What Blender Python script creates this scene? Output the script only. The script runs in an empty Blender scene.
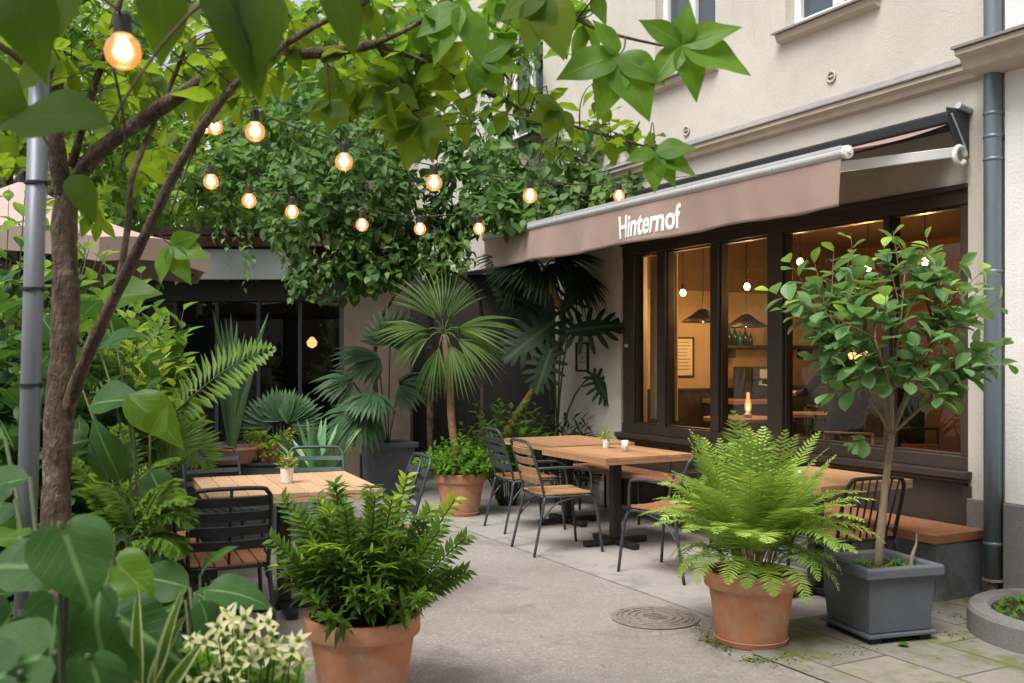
import bpy, math, random
import numpy as np
from math import sin, cos, pi, radians, sqrt
random.seed(7); rng = np.random.default_rng(7)
scene = bpy.context.scene
COL = scene.collection
R = radians
A = lambda *v: np.array(v, float)
def nrm(v):
    v = np.asarray(v, float); l = np.linalg.norm(v)
    return v/l if l > 1e-9 else np.array([0, 0, 1.0])
UPV = A(0, 0, 1)
# ------------------------------------------------------------------ camera geometry
FPX, HZ, CAMZ = 995.6, 358.0, 1.5
def P(px, py, Y): return A((px-512)/FPX*Y, Y, CAMZ-(py-HZ)/FPX*Y)
def G(px, py):
    Y = CAMZ*FPX/(py-HZ); return A((px-512)/FPX*Y, Y, 0)
u = A(-.4713, .882, 0); n = A(-.882, -.4713, 0); F0 = A(3.0, 6.3, 0)
def F(t, off, z): return F0 + u*t + n*off + A(0, 0, z)
def tF(px, off=0.0):
    k = (px-512)/FPX; a = F0+n*off
    return (a[0]-k*a[1])/(k*u[1]-u[0])
def zF(px, py, off=0.0):
    q = F(tF(px, off), off, 0); return CAMZ-(py-HZ)/FPX*q[1]
RF = math.atan2(-u[1], -u[0])        # rotation whose local +x runs along the shop front to the right of the photo
# ------------------------------------------------------------------ tagging
def tag(o, label=None, cat=None, group=None, kind=None):
    if label: o['label'] = label
    if cat: o['category'] = cat
    if group: o['group'] = group
    if kind: o['kind'] = kind
    return o
def thing(name, label, cat, loc=(0, 0, 0), rz=0.0, group=None):
    o = bpy.data.objects.new(name, None); COL.objects.link(o)
    o.location = tuple(float(c) for c in loc); o.rotation_euler = (0, 0, rz); o.empty_display_size = .1
    return tag(o, label, cat, group)
def copy_tree(o, parent=None):
    c = o.copy(); COL.objects.link(c); c.parent = parent
    for ch in list(o.children): copy_tree(ch, c)
    return c
# ------------------------------------------------------------------ mesh builder
class MB:
    def __init__(s): s.v = []; s.n = 0; s.lv = []; s.lt = []; s.mi = []; s.a = []
    def add(s, v, faces, mat=0, lc=None):
        v = np.asarray(v, float).reshape(-1, 3); k = len(v)
        if isinstance(faces, np.ndarray):
            s.lv.append((faces+s.n).ravel()); s.lt.append(np.full(len(faces), faces.shape[1])); nf = len(faces)
        else:
            s.lv.append(np.array([i+s.n for f in faces for i in f])); s.lt.append(np.array([len(f) for f in faces])); nf = len(faces)
        s.mi.append(np.full(nf, mat))
        if lc is None: lc = np.tile(A(0, 0, random.random()), (k, 1))
        s.a.append(np.asarray(lc, float)); s.v.append(v); s.n += k
        return s
    def build(s, name, mats, parent=None, smooth=False, world=False, bevel=0, solid=0, label=None):
        me = bpy.data.meshes.new(name)
        v = np.concatenate(s.v); lv = np.concatenate(s.lv).astype(np.int32); lt = np.concatenate(s.lt)
        if world and parent is not None:
            p = parent; r = -p.rotation_euler.z; v = v-np.array(p.location)
            v = np.stack([v[:, 0]*cos(r)-v[:, 1]*sin(r), v[:, 0]*sin(r)+v[:, 1]*cos(r), v[:, 2]], 1)
        me.vertices.add(len(v)); me.vertices.foreach_set('co', v.astype(np.float32).ravel())
        me.loops.add(len(lv)); me.loops.foreach_set('vertex_index', lv)
        me.polygons.add(len(lt)); me.polygons.foreach_set('loop_start', np.concatenate([[0], np.cumsum(lt)[:-1]]).astype(np.int32))
        me.polygons.foreach_set('material_index', np.concatenate(s.mi).astype(np.int32))
        me.update(calc_edges=True)
        at = me.attributes.new('lc', 'FLOAT_VECTOR', 'POINT'); at.data.foreach_set('vector', np.concatenate(s.a).astype(np.float32).ravel())
        me.validate()
        me.polygons.foreach_set('use_smooth', np.full(len(me.polygons), bool(smooth)))
        if not isinstance(mats, (list, tuple)): mats = [mats]
        for m in mats: me.materials.append(m)
        o = bpy.data.objects.new(name, me); COL.objects.link(o)
        if parent is not None: o.parent = parent
        if solid:
            md = o.modifiers.new('s', 'SOLIDIFY'); md.thickness = solid; md.offset = 0
        if bevel:
            md = o.modifiers.new('b', 'BEVEL'); md.width = bevel; md.segments = 2; md.limit_method = 'ANGLE'; md.angle_limit = R(40)
        if label: o['label'] = label
        return o
    # ---- shapes
    def box(s, c, size, ax=None, mat=0, taper=1.0):
        c = np.asarray(c, float); h = np.asarray(size, float)/2
        ax = np.eye(3) if ax is None else ax
        vs = []
        for z in (-1, 1):
            k = taper if z < 0 else 1
            for x, y in ((-1, -1), (1, -1), (1, 1), (-1, 1)): vs.append(c+ax[0]*h[0]*x*k+ax[1]*h[1]*y*k+ax[2]*h[2]*z)
        return s.add(vs, [(0, 3, 2, 1), (4, 5, 6, 7), (0, 1, 5, 4), (1, 2, 6, 5), (2, 3, 7, 6), (3, 0, 4, 7)], mat)
    def fbox(s, t0, t1, o0, o1, z0, z1, mat=0):     # a box in shop-front coordinates
        return s.box(F((t0+t1)/2, (o0+o1)/2, (z0+z1)/2), (abs(t1-t0), abs(o1-o0), abs(z1-z0)), FAX, mat)
    def tube(s, pts, r, seg=8, mat=0, caps=True):
        pts = [np.asarray(p, float) for p in pts]; m = len(pts)
        rs = [r]*m if np.isscalar(r) else list(r)
        T = [nrm(pts[min(i+1, m-1)]-pts[max(i-1, 0)]) for i in range(m)]
        a = nrm(np.cross(T[0], A(0, 0, 1) if abs(T[0][2]) < .9 else A(1, 0, 0))); vs = []; lc = []; rv = random.random()
        for i in range(m):
            a = nrm(a-T[i]*np.dot(a, T[i])); b = np.cross(T[i], a)
            for k in range(seg):
                w = 2*pi*k/seg; vs.append(pts[i]+(a*cos(w)+b*sin(w))*rs[i]); lc.append((k/seg, i/(m-1), rv))
        i0 = np.arange(m-1)[:, None]*seg; k0 = np.arange(seg)[None, :]
        q = np.stack([i0+k0, i0+(k0+1) % seg, i0+seg+(k0+1) % seg, i0+seg+k0], -1).reshape(-1, 4)
        fs = [tuple(x) for x in q]
        if caps: fs += [tuple(range(seg))[::-1], tuple(range((m-1)*seg, m*seg))]
        return s.add(vs, fs, mat, lc)
    def lathe(s, prof, c=(0, 0, 0), seg=32, mat=0, ax=None, closed=False):
        c = np.asarray(c, float); ax = np.eye(3) if ax is None else ax
        m = len(prof); vs = []; rv = random.random()
        for r, z in prof:
            for k in range(seg):
                w = 2*pi*k/seg; vs.append(c+ax[0]*r*cos(w)+ax[1]*r*sin(w)+ax[2]*z)
        fs = []
        for i in range(m if closed else m-1):
            j = (i+1) % m
            for k in range(seg):
                k2 = (k+1) % seg; fs.append((i*seg+k, i*seg+k2, j*seg+k2, j*seg+k))
        if not closed:
            if prof[0][0] > 1e-4: fs.append(tuple(range(seg))[::-1])
            if prof[-1][0] > 1e-4: fs.append(tuple(range((m-1)*seg, m*seg)))
        return s.add(vs, fs, mat, np.tile(A(0, 0, rv), (len(vs), 1)))
    def prism(s, poly, o, ex, ey, ez, depth, mat=0):   # polygon in (ex,ey) pushed along ez
        o = np.asarray(o, float); m = len(poly)
        vs = [o+ex*a+ey*b for a, b in poly]+[o+ex*a+ey*b+ez*depth for a, b in poly]
        fs = [tuple(range(m))[::-1], tuple(range(m, 2*m))]+[(i, (i+1) % m, m+(i+1) % m, m+i) for i in range(m)]
        return s.add(vs, fs, mat)
    def grid(s, fn, nx, ny, mat=0):
        vs = [fn(i/nx, j/ny) for j in range(ny+1) for i in range(nx+1)]
        i, j = np.meshgrid(np.arange(nx), np.arange(ny)); b = (j*(nx+1)+i).ravel()
        return s.add(vs, np.stack([b, b+1, b+nx+2, b+nx+1], 1), mat)
    def leaf(s, tpl, p, d, up, L, W=None, mat=0, rv=None):
        d = nrm(d); x = np.cross(d, up); x = nrm(x) if np.linalg.norm(x) > 1e-3 else nrm(np.cross(d, A(1, .2, .1))); z = np.cross(x, d)
        W = L if W is None else W
        tv, tf, tl = tpl
        v = p+np.outer(tv[:, 0]*W, x)+np.outer(tv[:, 1]*L, d)+np.outer(tv[:, 2]*L, z)
        rv = random.random() if rv is None else rv
        lc = tl.copy(); lc[:, 2] = rv
        return s.add(v, tf, mat, lc)
FAX = np.array([u, n, UPV])
def bez(p0, p1, p2, m):
    return [(1-t)**2*p0+2*t*(1-t)*p1+t*t*p2 for t in np.linspace(0, 1, m)]
def smooth_path(pts, k=5):
    pts = [np.asarray(p, float) for p in pts]; out = []
    q = [pts[0]*2-pts[1]]+pts+[pts[-1]*2-pts[-2]]
    for i in range(1, len(q)-2):
        for j in range(k):
            t = j/k; a, b, c, d = q[i-1:i+3]
            out.append(.5*((2*b)+(-a+c)*t+(2*a-5*b+4*c-d)*t*t+(-a+3*b-3*c+d)*t**3))
    out.append(pts[-1]); return out
# ---- leaf templates: (verts, quads, lc)   width is full width in units of W
def leaf_tpl(prof, nl=6, nw=4, fold=.15, curl=.2, aspect=.5, wave=0.0, ph=0):
    vs = []; lc = []
    for j in range(nl+1):
        y = j/nl; w = max(prof(y), .012)*aspect
        for i in range(nw+1):
            x = -1+2*i/nw
            vs.append((x*w*.5, y*(1-.12*curl*y)-(.0 if y > 0 else 0), abs(x)*w*fold-curl*y*y*.5+wave*sin(y*9+ph+x*2)*abs(x)*w))
            lc.append((x, y, 0))
    i, j = np.meshgrid(np.arange(nw), np.arange(nl)); b = (j*(nw+1)+i).ravel()
    return (np.array(vs), np.stack([b, b+1, b+nw+2, b+nw+1], 1), np.array(lc, float))
ov = lambda y: (sin(pi*min(1, y**.75))**.8)*(1 if y < .6 else 1-.25*(y-.6)/.4)
def ovate(y): return max(0, sin(pi*y**.72))**.85*(1-.35*max(0, y-.55)/.45)
def roundp(y): return max(0, sin(pi*y**.85))**.6
def obov(y): return max(0, sin(pi*y**1.25))**.7
def lance(y): return max(0, sin(pi*y**.7))**1.1
def strap(y): return min(1, .55+y*1.5)*(1-y**3)
T_OV = leaf_tpl(ovate, 10, 4, .09, .28, .54, .06); T_OV2 = leaf_tpl(ovate, 8, 4, .04, .35, .6, .07, 1)
T_OVs = leaf_tpl(ovate, 3, 2, .2, .4, .55)
T_RD = leaf_tpl(roundp, 5, 4, .12, .3, .7); T_RDs = leaf_tpl(roundp, 3, 2, .15, .3, .75)
T_OB = leaf_tpl(obov, 6, 4, .14, .3, .74)
T_LA = leaf_tpl(lance, 5, 2, .3, .5, .24); T_LAs = leaf_tpl(lance, 2, 2, .3, .3, .26)
T_PIN = leaf_tpl(lambda y: (1-y)**.6*min(1, .5+y*4), 2, 2, .1, .25, .26)
T_ST = leaf_tpl(strap, 8, 2, .5, .25, .1); T_STR = leaf_tpl(strap, 6, 2, .5, .05, .11)
T_BIG = leaf_tpl(ovate, 12, 8, .16, .5, .62, .05); T_BIG2 = leaf_tpl(ovate, 12, 8, .05, .8, .5, .09, 2)
def heart_tpl(curl=.4, wave=.03, aspect=1.0):
    half = [(0, .13), (.07, .03), (.19, -.01), (.33, .03), (.44, .13), (.49, .27), (.475, .42), (.41, .57), (.31, .71), (.19, .84), (.085, .93), (0, 1.02)]
    out = [(-x*aspect, y) for x, y in half]+[(x*aspect, y) for x, y in half[::-1][1:]]
    Nn = len(out)-1; rings = 7; vs = []; lc = []; c0 = .17
    for j in range(rings+1):
        f = j/rings
        for (x, y) in out:
            X = x*f; Y = c0+(y-c0)*f
            vs.append((X, Y, abs(X)*.22-curl*max(0, Y)**2*.35-.5*curl*X*X+wave*sin(Y*11+X*5)*f))
            lc.append((X*2, Y, 0))
    i, j = np.meshgrid(np.arange(Nn), np.arange(rings)); b = (j*(Nn+1)+i).ravel()
    return (np.array(vs), np.stack([b, b+1, b+Nn+2, b+Nn+1], 1), np.array(lc, float))
T_HE = heart_tpl(); T_HE2 = heart_tpl(.8, .05, .8)
def monstera_tpl():
    vs = []; lc = []; fs = []; K = 8
    for sd in (-1, 1):
        for k in range(K):
            y0 = .12+.80*k/K; th = R(-62+(k/(K-1))**.9*140)          # direction of the lobe, from backwards to forwards
            Ll = (.30, .44, .50, .50, .46, .40, .33, .26)[k]; bw = .80/K*.62; dx, dy = cos(th), sin(th); px_, py_ = -dy, dx
            m = 6
            for q_ in range(m+1):
                f = q_/m; wd = bw*(1.05-.15*f+.55*sin(pi*min(1, f*1.05))*f)*(1 if q_ < m else .35); bend = .10*f*f
                cx, cy = dx*Ll*f, y0+dy*Ll*f+bend*.6*Ll
                if q_ == 0: a, b = (0, y0-bw*.95), (0, y0+bw*.95)
                else: a, b = (cx-px_*wd*.62, cy-py_*wd*.62), (cx+px_*wd*.62, cy+py_*wd*.62)
                for (x, y) in (a, b):
                    x = max(0, x); vs.append((sd*x, y, .10*x-.55*x*x-.12*y*y)); lc.append((sd*x*1.8, y, 0))
                if q_:
                    e = len(vs); fs.append((e-4, e-3, e-1, e-2) if sd > 0 else (e-3, e-4, e-2, e-1))
        # web of blade beside the midrib
    for sd in (-1, 1):
        for k in range(8):
            y = .04+.92*k/8; w_ = .17*sin(pi*min(1, (k+.6)/8.6))**.6; w2 = .17*sin(pi*min(1, (k+1.6)/8.6))**.6; e = len(vs)
            vs += [(0, y, -.12*y*y-.002), (sd*w_, y+w_*.1, .10*w_-.02), (sd*w2, y+.115+w2*.1, .10*w2-.02-.12*y*y), (0, y+.115, -.12*(y+.115)**2-.002)]
            vs[-3] = (vs[-3][0], vs[-3][1], .06*w_-.12*y*y-.004); vs[-2] = (vs[-2][0], vs[-2][1], .06*w2-.12*(y+.115)**2-.004)
            lc += [(0, y, 0), (sd*.5, y, 0), (sd*.5, y+.1, 0), (0, y+.1, 0)]; fs.append((e, e+1, e+2, e+3) if sd > 0 else (e+3, e+2, e+1, e))
    return (np.array(vs, float), np.array(fs), np.array(lc, float))
T_MO = monstera_tpl()
# ------------------------------------------------------------------ materials
def newmat(name):
    m = bpy.data.materials.new(name); m.use_nodes = True; nt = m.node_tree; nt.nodes.clear()
    return m, nt
class N:
    def __init__(s, nt): s.nt = nt
    def __call__(s, typ, ins=None, **kw):
        nd = s.nt.nodes.new(typ)
        for k, v in kw.items(): setattr(nd, k, v)
        for k, v in (ins or {}).items():
            if isinstance(v, bpy.types.NodeSocket): s.nt.links.new(v, nd.inputs[k])
            else: nd.inputs[k].default_value = v
        return nd
def c4(c): return (c[0], c[1], c[2], 1)
def mixc(N_, f, a, b):
    nd = N_('ShaderNodeMix', data_type='RGBA')
    for k, v in ((0, f), (6, a), (7, b)):
        if isinstance(v, bpy.types.NodeSocket): N_.nt.links.new(v, nd.inputs[k])
        else: nd.inputs[k].default_value = c4(v) if k else v
    return nd.outputs[2]
def ramp(N_, f, pts):
    nd = N_('ShaderNodeValToRGB', {0: f}); e = nd.color_ramp.elements
    e[0].position, e[0].color = pts[0][0], c4(pts[0][1]); e[1].position, e[1].color = pts[-1][0], c4(pts[-1][1])
    for p, c in pts[1:-1]:
        q = e.new(p); q.color = c4(c)
    return nd.outputs[0]
def rmpf(N_, f, a, b, c=0.0, d=1.0):
    return N_('ShaderNodeMapRange', {0: f, 1: a, 2: b, 3: c, 4: d}).outputs[0]
def mt(N_, op, a, b=None):
    nd = N_('ShaderNodeMath', operation=op)
    for k, v in ((0, a), (1, b)):
        if v is None: continue
        if isinstance(v, bpy.types.NodeSocket): N_.nt.links.new(v, nd.inputs[k])
        else: nd.inputs[k].default_value = v
    return nd.outputs[0]
def surf(name, c1, c2=None, scale=6, rough=.6, bump=.0, bscale=60, metal=0, spec=.5, stretch=(1, 1, 1), c3=None, s3=1.5, f3=(.5, .65), coat=0, rvar=.15, sheen=0, plank=0, bdist=.01):
    m, nt = newmat(name); q = N(nt)
    tc = q('ShaderNodeTexCoord'); mp = q('ShaderNodeMapping', {0: tc.outputs['Object'], 3: stretch})
    n1 = q('ShaderNodeTexNoise', {'Vector': mp.outputs[0], 'Scale': scale, 'Detail': 8, 'Roughness': .65})
    col = mixc(q, rmpf(q, n1.outputs[0], .3, .7), c1, c2 or c1)
    at = q('ShaderNodeAttribute', attribute_name='lc'); sp = q('ShaderNodeSeparateXYZ', {0: at.outputs['Vector']})
    if c3:
        n3 = q('ShaderNodeTexNoise', {'Vector': tc.outputs['Object'], 'Scale': s3, 'Detail': 6, 'Roughness': .7})
        col = mixc(q, rmpf(q, n3.outputs[0], f3[0], f3[1]), col, c3)
    if plank:
        hs = q('ShaderNodeHueSaturation', {'Value': rmpf(q, sp.outputs[2], 0, 1, 1-plank, 1+plank), 'Color': col}); col = hs.outputs[0]
    ro = rmpf(q, n1.outputs[0], .3, .7, rough-rvar, min(1, rough+rvar))
    b = q('ShaderNodeBsdfPrincipled', {'Base Color': col, 'Roughness': ro, 'Metallic': metal, 'Specular IOR Level': spec, 'Coat Weight': coat, 'Sheen Weight': sheen})
    if bump:
        nb = q('ShaderNodeTexNoise', {'Vector': mp.outputs[0], 'Scale': bscale, 'Detail': 6, 'Roughness': .6})
        bp = q('ShaderNodeBump', {'Height': nb.outputs[0], 'Strength': bump, 'Distance': bdist}); nt.links.new(bp.outputs[0], b.inputs['Normal'])
    q('ShaderNodeOutputMaterial', {0: b.outputs[0]})
    return m
def leafmat(name, dark, light, rough=.42, trans=.35, tcol=None, rib=(.22, .32, .10), ribf=.5, yellow=None, spec=.32, edge=None, veins=9):
    m, nt = newmat(name); q = N(nt)
    at = q('ShaderNodeAttribute', attribute_name='lc'); sp = q('ShaderNodeSeparateXYZ', {0: at.outputs['Vector']})
    x, y, r = sp.outputs
    pts = [(0, dark), (1, light)]
    if yellow: pts = [(0, dark), (.8, light), (1, yellow)]
    col = ramp(q, r, pts)
    ax = mt(q, 'ABSOLUTE', x)
    vn = mt(q, 'FRACT', mt(q, 'MULTIPLY', mt(q, 'SUBTRACT', y, mt(q, 'MULTIPLY', ax, .42)), float(veins)))
    vv = rmpf(q, mt(q, 'ABSOLUTE', mt(q, 'SUBTRACT', vn, .5)), .0, .07, 1, 0)
    mid = rmpf(q, ax, .02, .09, 1, 0)
    vm = mt(q, 'MAXIMUM', mid, mt(q, 'MULTIPLY', vv, .3))
    tc = q('ShaderNodeTexCoord'); no = q('ShaderNodeTexNoise', {'Vector': tc.outputs['Object'], 'Scale': 30, 'Detail': 4})
    col = mixc(q, rmpf(q, no.outputs[0], .35, .75, 0, .35), col, tuple(c*.55 for c in dark))
    col = mixc(q, mt(q, 'MULTIPLY', vm, ribf), col, rib)
    if edge: col = mixc(q, rmpf(q, mt(q, 'ADD', ax, mt(q, 'MULTIPLY', no.outputs[0], .25)), .72, .78), col, edge)
    bp = q('ShaderNodeBump', {'Height': mt(q, 'ADD', vm, no.outputs[0]), 'Strength': .35, 'Distance': .004})
    b = q('ShaderNodeBsdfPrincipled', {'Base Color': col, 'Roughness': rough, 'Specular IOR Level': spec, 'Normal': bp.outputs[0]})
    if tcol: tc_ = mixc(q, .6, col, tcol)
    else: tc_ = q('ShaderNodeHueSaturation', {'Hue': .485, 'Saturation': 1.1, 'Value': 2.4, 'Color': col}).outputs[0]
    tr = q('ShaderNodeBsdfTranslucent', {0: tc_})
    ms = q('ShaderNodeMixShader', {0: trans, 1: b.outputs[0], 2: tr.outputs[0]})
    q('ShaderNodeOutputMaterial', {0: ms.outputs[0]})
    return m
def emis(name, col, st):
    m, nt = newmat(name); q = N(nt); e = q('ShaderNodeEmission', {0: c4(col), 1: st}); q('ShaderNodeOutputMaterial', {0: e.outputs[0]}); return m
def glassmat(name, tint=(1, 1, 1), refl=1.0, rough=.0, ior=1.5):
    m, nt = newmat(name); q = N(nt)
    fr = q('ShaderNodeFresnel', {0: ior}); f = mt(q, 'MULTIPLY', fr.outputs[0], refl)
    t = q('ShaderNodeBsdfTransparent', {0: c4(tint)}); g = q('ShaderNodeBsdfGlossy', {'Roughness': rough, 'Color': (1, 1, 1, 1)})
    ms = q('ShaderNodeMixShader', {0: f, 1: t.outputs[0], 2: g.outputs[0]}); q('ShaderNodeOutputMaterial', {0: ms.outputs[0]}); return m
M = {}
def wallmat():
    m, nt = newmat('plaster'); q = N(nt); tc = q('ShaderNodeTexCoord')
    n1 = q('ShaderNodeTexNoise', {'Vector': tc.outputs['Object'], 'Scale': 1.3, 'Detail': 8, 'Roughness': .65}); n2 = q('ShaderNodeTexNoise', {'Vector': tc.outputs['Object'], 'Scale': 80, 'Detail': 6, 'Roughness': .7})
    mp = q('ShaderNodeMapping', {0: tc.outputs['Object'], 3: (5, 5, .5)}); n3 = q('ShaderNodeTexNoise', {'Vector': mp.outputs[0], 'Scale': 1.6, 'Detail': 7, 'Roughness': .7})
    col = mixc(q, rmpf(q, n1.outputs[0], .35, .68), (.63, .59, .525), (.53, .495, .44))
    col = mixc(q, rmpf(q, n3.outputs[0], .56, .78, 0, .45), col, (.40, .355, .29))
    n4 = q('ShaderNodeTexNoise', {'Vector': tc.outputs['Object'], 'Scale': 3.1, 'Detail': 9, 'Roughness': .75, 'Distortion': .6})
    col = mixc(q, rmpf(q, n4.outputs[0], .60, .74, 0, .35), col, (.45, .40, .33))
    col = mixc(q, rmpf(q, n2.outputs[0], .4, .7, 0, .22), col, (.38, .34, .28))
    bp = q('ShaderNodeBump', {'Height': n2.outputs[0], 'Strength': .7, 'Distance': .008})
    b = q('ShaderNodeBsdfPrincipled', {'Base Color': col, 'Roughness': .92, 'Normal': bp.outputs[0], 'Specular IOR Level': .2}); q('ShaderNodeOutputMaterial', {0: b.outputs[0]}); return m
M['plaster'] = wallmat()
M['plaster_rough'] = surf('plaster_rough', (.80, .77, .74), (.70, .67, .64), 3, .95, .6, 55, spec=.2, bdist=.006)
M['ledge'] = surf('ledge', (.55, .49, .40), (.42, .37, .31), 4, .85, .3, 60, spec=.2)
M['flash'] = surf('flashing', (.30, .29, .28), (.20, .19, .19), 9, .55, .2, 80, metal=.2)
M['granite'] = surf('granite', (.22, .21, .20), (.13, .125, .12), 120, .8, .6, 150, c3=(.10, .095, .085), s3=3)
M['brownframe'] = surf('brown_frame', (.062, .045, .035), (.045, .034, .027), 5, .4, .05, 60)
M['panel'] = surf('brown_panel', (.055, .042, .035), (.04, .032, .028), 3, .5, .05, 60)
M['white'] = surf('white_paint', (.78, .78, .76), (.70, .70, .68), 3, .4)
M['blackm'] = surf('black_metal', (.012, .012, .013), (.02, .02, .022), 20, .45, .08, 200, metal=.0)
M['greym'] = surf('grey_metal', (.05, .06, .07), (.035, .04, .05), 20, .45, .08, 200)
M['greenm'] = surf('green_metal', (.055, .10, .075), (.045, .08, .06), 20, .45)
M['zinc'] = surf('zinc', (.20, .25, .28), (.15, .19, .22), 7, .45, .1, 40, metal=.55, stretch=(1, 1, .25))
M['alu'] = surf('alu', (.62, .62, .62), (.52, .52, .53), 6, .35, metal=.3)
M['fabric'] = surf('awning_fabric', (.34, .24, .20), (.29, .20, .165), 3, .85, .25, 500, spec=.2, sheen=.2, bdist=.002)
M['parasol'] = surf('parasol_fabric', (.46, .36, .33), (.40, .31, .28), 3, .85, .2, 300, spec=.2)
M['terra'] = surf('terracotta', (.60, .27, .145), (.50, .21, .11), 5, .8, .18, 70, c3=(.56, .37, .27), s3=6, f3=(.46, .72), spec=.25)
M['benchgrey'] = surf('bench_concrete', (.20, .215, .23), (.14, .15, .165), 4, .75, .3, 60, c3=(.10, .105, .11), s3=3)
M['soil'] = surf('soil', (.035, .024, .016), (.018, .012, .008), 30, .95, 1, 60, bdist=.03)
M['slate'] = surf('slate_plastic', (.11, .122, .142), (.08, .09, .105), 4, .55, .15, 60, c3=(.13, .135, .14), s3=5, f3=(.6, .9))
M['wood'] = surf('teak', (.50, .285, .145), (.33, .17, .08), 9, .5, .25, 40, stretch=(12, 1.5, 12), plank=.18, bdist=.003)
M['woodx'] = surf('teak_cross', (.50, .285, .145), (.33, .17, .08), 9, .5, .25, 40, stretch=(1.5, 12, 12), plank=.18, bdist=.003)
M['woodpale'] = surf('pale_table_wood', (.62, .40, .245), (.50, .30, .17), 8, .55, .2, 40, stretch=(12, 1.5, 12), plank=.10, bdist=.003)
M['woodred'] = surf('red_seat_wood', (.42, .19, .095), (.27, .11, .05), 9, .45, .2, 40, stretch=(12, 1.5, 12), plank=.15, bdist=.003)
M['bark'] = surf('bark', (.17, .115, .072), (.035, .024, .017), 20, .9, 1.0, 30, stretch=(1, 1, .35), c3=(.23, .185, .13), s3=14, f3=(.52, .66), bdist=.05)
M['twig'] = surf('twig', (.09, .055, .03), (.04, .025, .015), 14, .8, .5, 60)
M['paletrunk'] = surf('pale_trunk', (.30, .24, .16), (.18, .13, .08), 30, .85, .7, 60, stretch=(1, 1, .4))
M['palmtrunk'] = surf('palm_trunk', (.30, .17, .08), (.16, .09, .04), 30, .85, .8, 40, stretch=(.5, .5, 2))
M['stemg'] = surf('green_stem', (.06, .09, .025), (.045, .06, .02), 14, .6)
M['polem'] = surf('grey_pole', (.20, .215, .24), (.15, .165, .19), 7, .4, .05, 60, metal=.3, stretch=(1, 1, .2))
M['rubber'] = surf('black_plastic', (.012, .012, .012), (.02, .02, .02), 9, .6)
M['castiron'] = surf('cast_iron', (.27, .235, .20), (.17, .145, .125), 20, .75, .5, 60, c3=(.19, .165, .14), s3=6)
M['ceramic'] = surf('white_ceramic', (.75, .74, .70), (.70, .68, .64), 3, .3)
M['roofbrown'] = surf('roof_brown', (.14, .07, .055), (.09, .05, .04), 5, .7, .3, 40, stretch=(1, 6, 6))
M['palemetal'] = surf('pale_fascia', (.62, .66, .70), (.52, .56, .60), 2, .4)
M['backwall'] = surf('back_wall', (.20, .15, .11), (.14, .105, .08), 2, .9, .4, 50)
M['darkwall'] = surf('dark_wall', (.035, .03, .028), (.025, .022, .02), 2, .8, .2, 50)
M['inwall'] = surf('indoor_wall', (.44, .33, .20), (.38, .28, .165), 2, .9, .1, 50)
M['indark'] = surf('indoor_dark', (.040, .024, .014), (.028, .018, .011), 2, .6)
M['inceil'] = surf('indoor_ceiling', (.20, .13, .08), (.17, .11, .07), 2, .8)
M['curtain'] = surf('linen', (.65, .52, .36), (.6, .47, .32), 30, .9, .3, 300)
M['paper'] = surf('paper', (.60, .52, .38), (.55, .48, .34), 3, .8)
M['ink'] = surf('ink', (.05, .04, .03), (.06, .05, .04), 3, .8)
M['glass'] = glassmat('window_glass', (.88, .90, .88), 1.05)
M['dglass'] = glassmat('dark_glass', (.55, .6, .6), 1.0)
M['uglass'] = surf('upper_glass', (.05, .07, .09), (.04, .055, .07), 1, .06, rvar=.02, spec=1.0)
M['bottleg'] = surf('green_bottle', (.01, .05, .03), (.01, .04, .025), 3, .15); M['bottleb'] = surf('blue_tin', (.03, .12, .18), (.02, .09, .14), 3, .3)
M['letter'] = surf('white_lettering', (.82, .80, .78), (.78, .76, .74), 3, .7)
M['moss'] = leafmat('moss', (.05, .09, .012), (.16, .22, .03), .8, .1, ribf=0)
M['glow'] = emis('lamp_glow', (1, .60, .24), 9); M['core'] = emis('filament_glow', (1, .66, .34), 40)
M['warmshade'] = emis('lit_shade', (1, .5, .16), 1.2)
def bulbglass():
    m, nt = newmat('bulb_glass'); q = N(nt)
    t = q('ShaderNodeBsdfTransparent', {0: (1, .9, .75, 1)}); e = q('ShaderNodeEmission', {0: (1, .36, .09, 1), 1: 1.1})
    g = q('ShaderNodeBsdfGlossy', {'Roughness': .02}); fr = q('ShaderNodeFresnel', {0: 1.45})
    a = q('ShaderNodeMixShader', {0: .5, 1: t.outputs[0], 2: e.outputs[0]}); b = q('ShaderNodeMixShader', {0: fr.outputs[0], 1: a.outputs[0], 2: g.outputs[0]})
    q('ShaderNodeOutputMaterial', {0: b.outputs[0]}); return m
M['bulb'] = bulbglass()
# leaves
L = {}
L['tree'] = leafmat('leaf_tree', (.028, .070, .008), (.085, .165, .014), .6, .55, (.45, .66, .03), yellow=(.20, .20, .02), rib=(.10, .16, .03), spec=.3)
L['bright'] = leafmat('leaf_bright', (.055, .15, .014), (.16, .33, .025), .45, .5, (.30, .55, .04))
L['near'] = leafmat('leaf_near', (.018, .050, .008), (.040, .090, .010), .7, .55, (.24, .42, .02), rib=(.05, .10, .02), spec=.2)
L['bg'] = leafmat('leaf_bg', (.045, .12, .020), (.16, .30, .045), .5, .5, (.45, .70, .08))
L['vine'] = leafmat('leaf_vine', (.036, .105, .034), (.18, .33, .09), .42, .42, (.2, .38, .06), yellow=(.17, .30, .04))
L['fern'] = leafmat('leaf_fern', (.12, .27, .03), (.46, .64, .12), .5, .35, (.5, .7, .1), ribf=.2)
L['shrub'] = leafmat('leaf_shrub', (.030, .090, .012), (.15, .31, .02), .38, .35, (.25, .45, .03), yellow=(.48, .62, .03), veins=5)
L['ptree'] = leafmat('leaf_potted_tree', (.065, .18, .065), (.22, .40, .16), .36, .35, (.30, .5, .08), yellow=(.40, .58, .08), rib=(.16, .28, .12))
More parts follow.
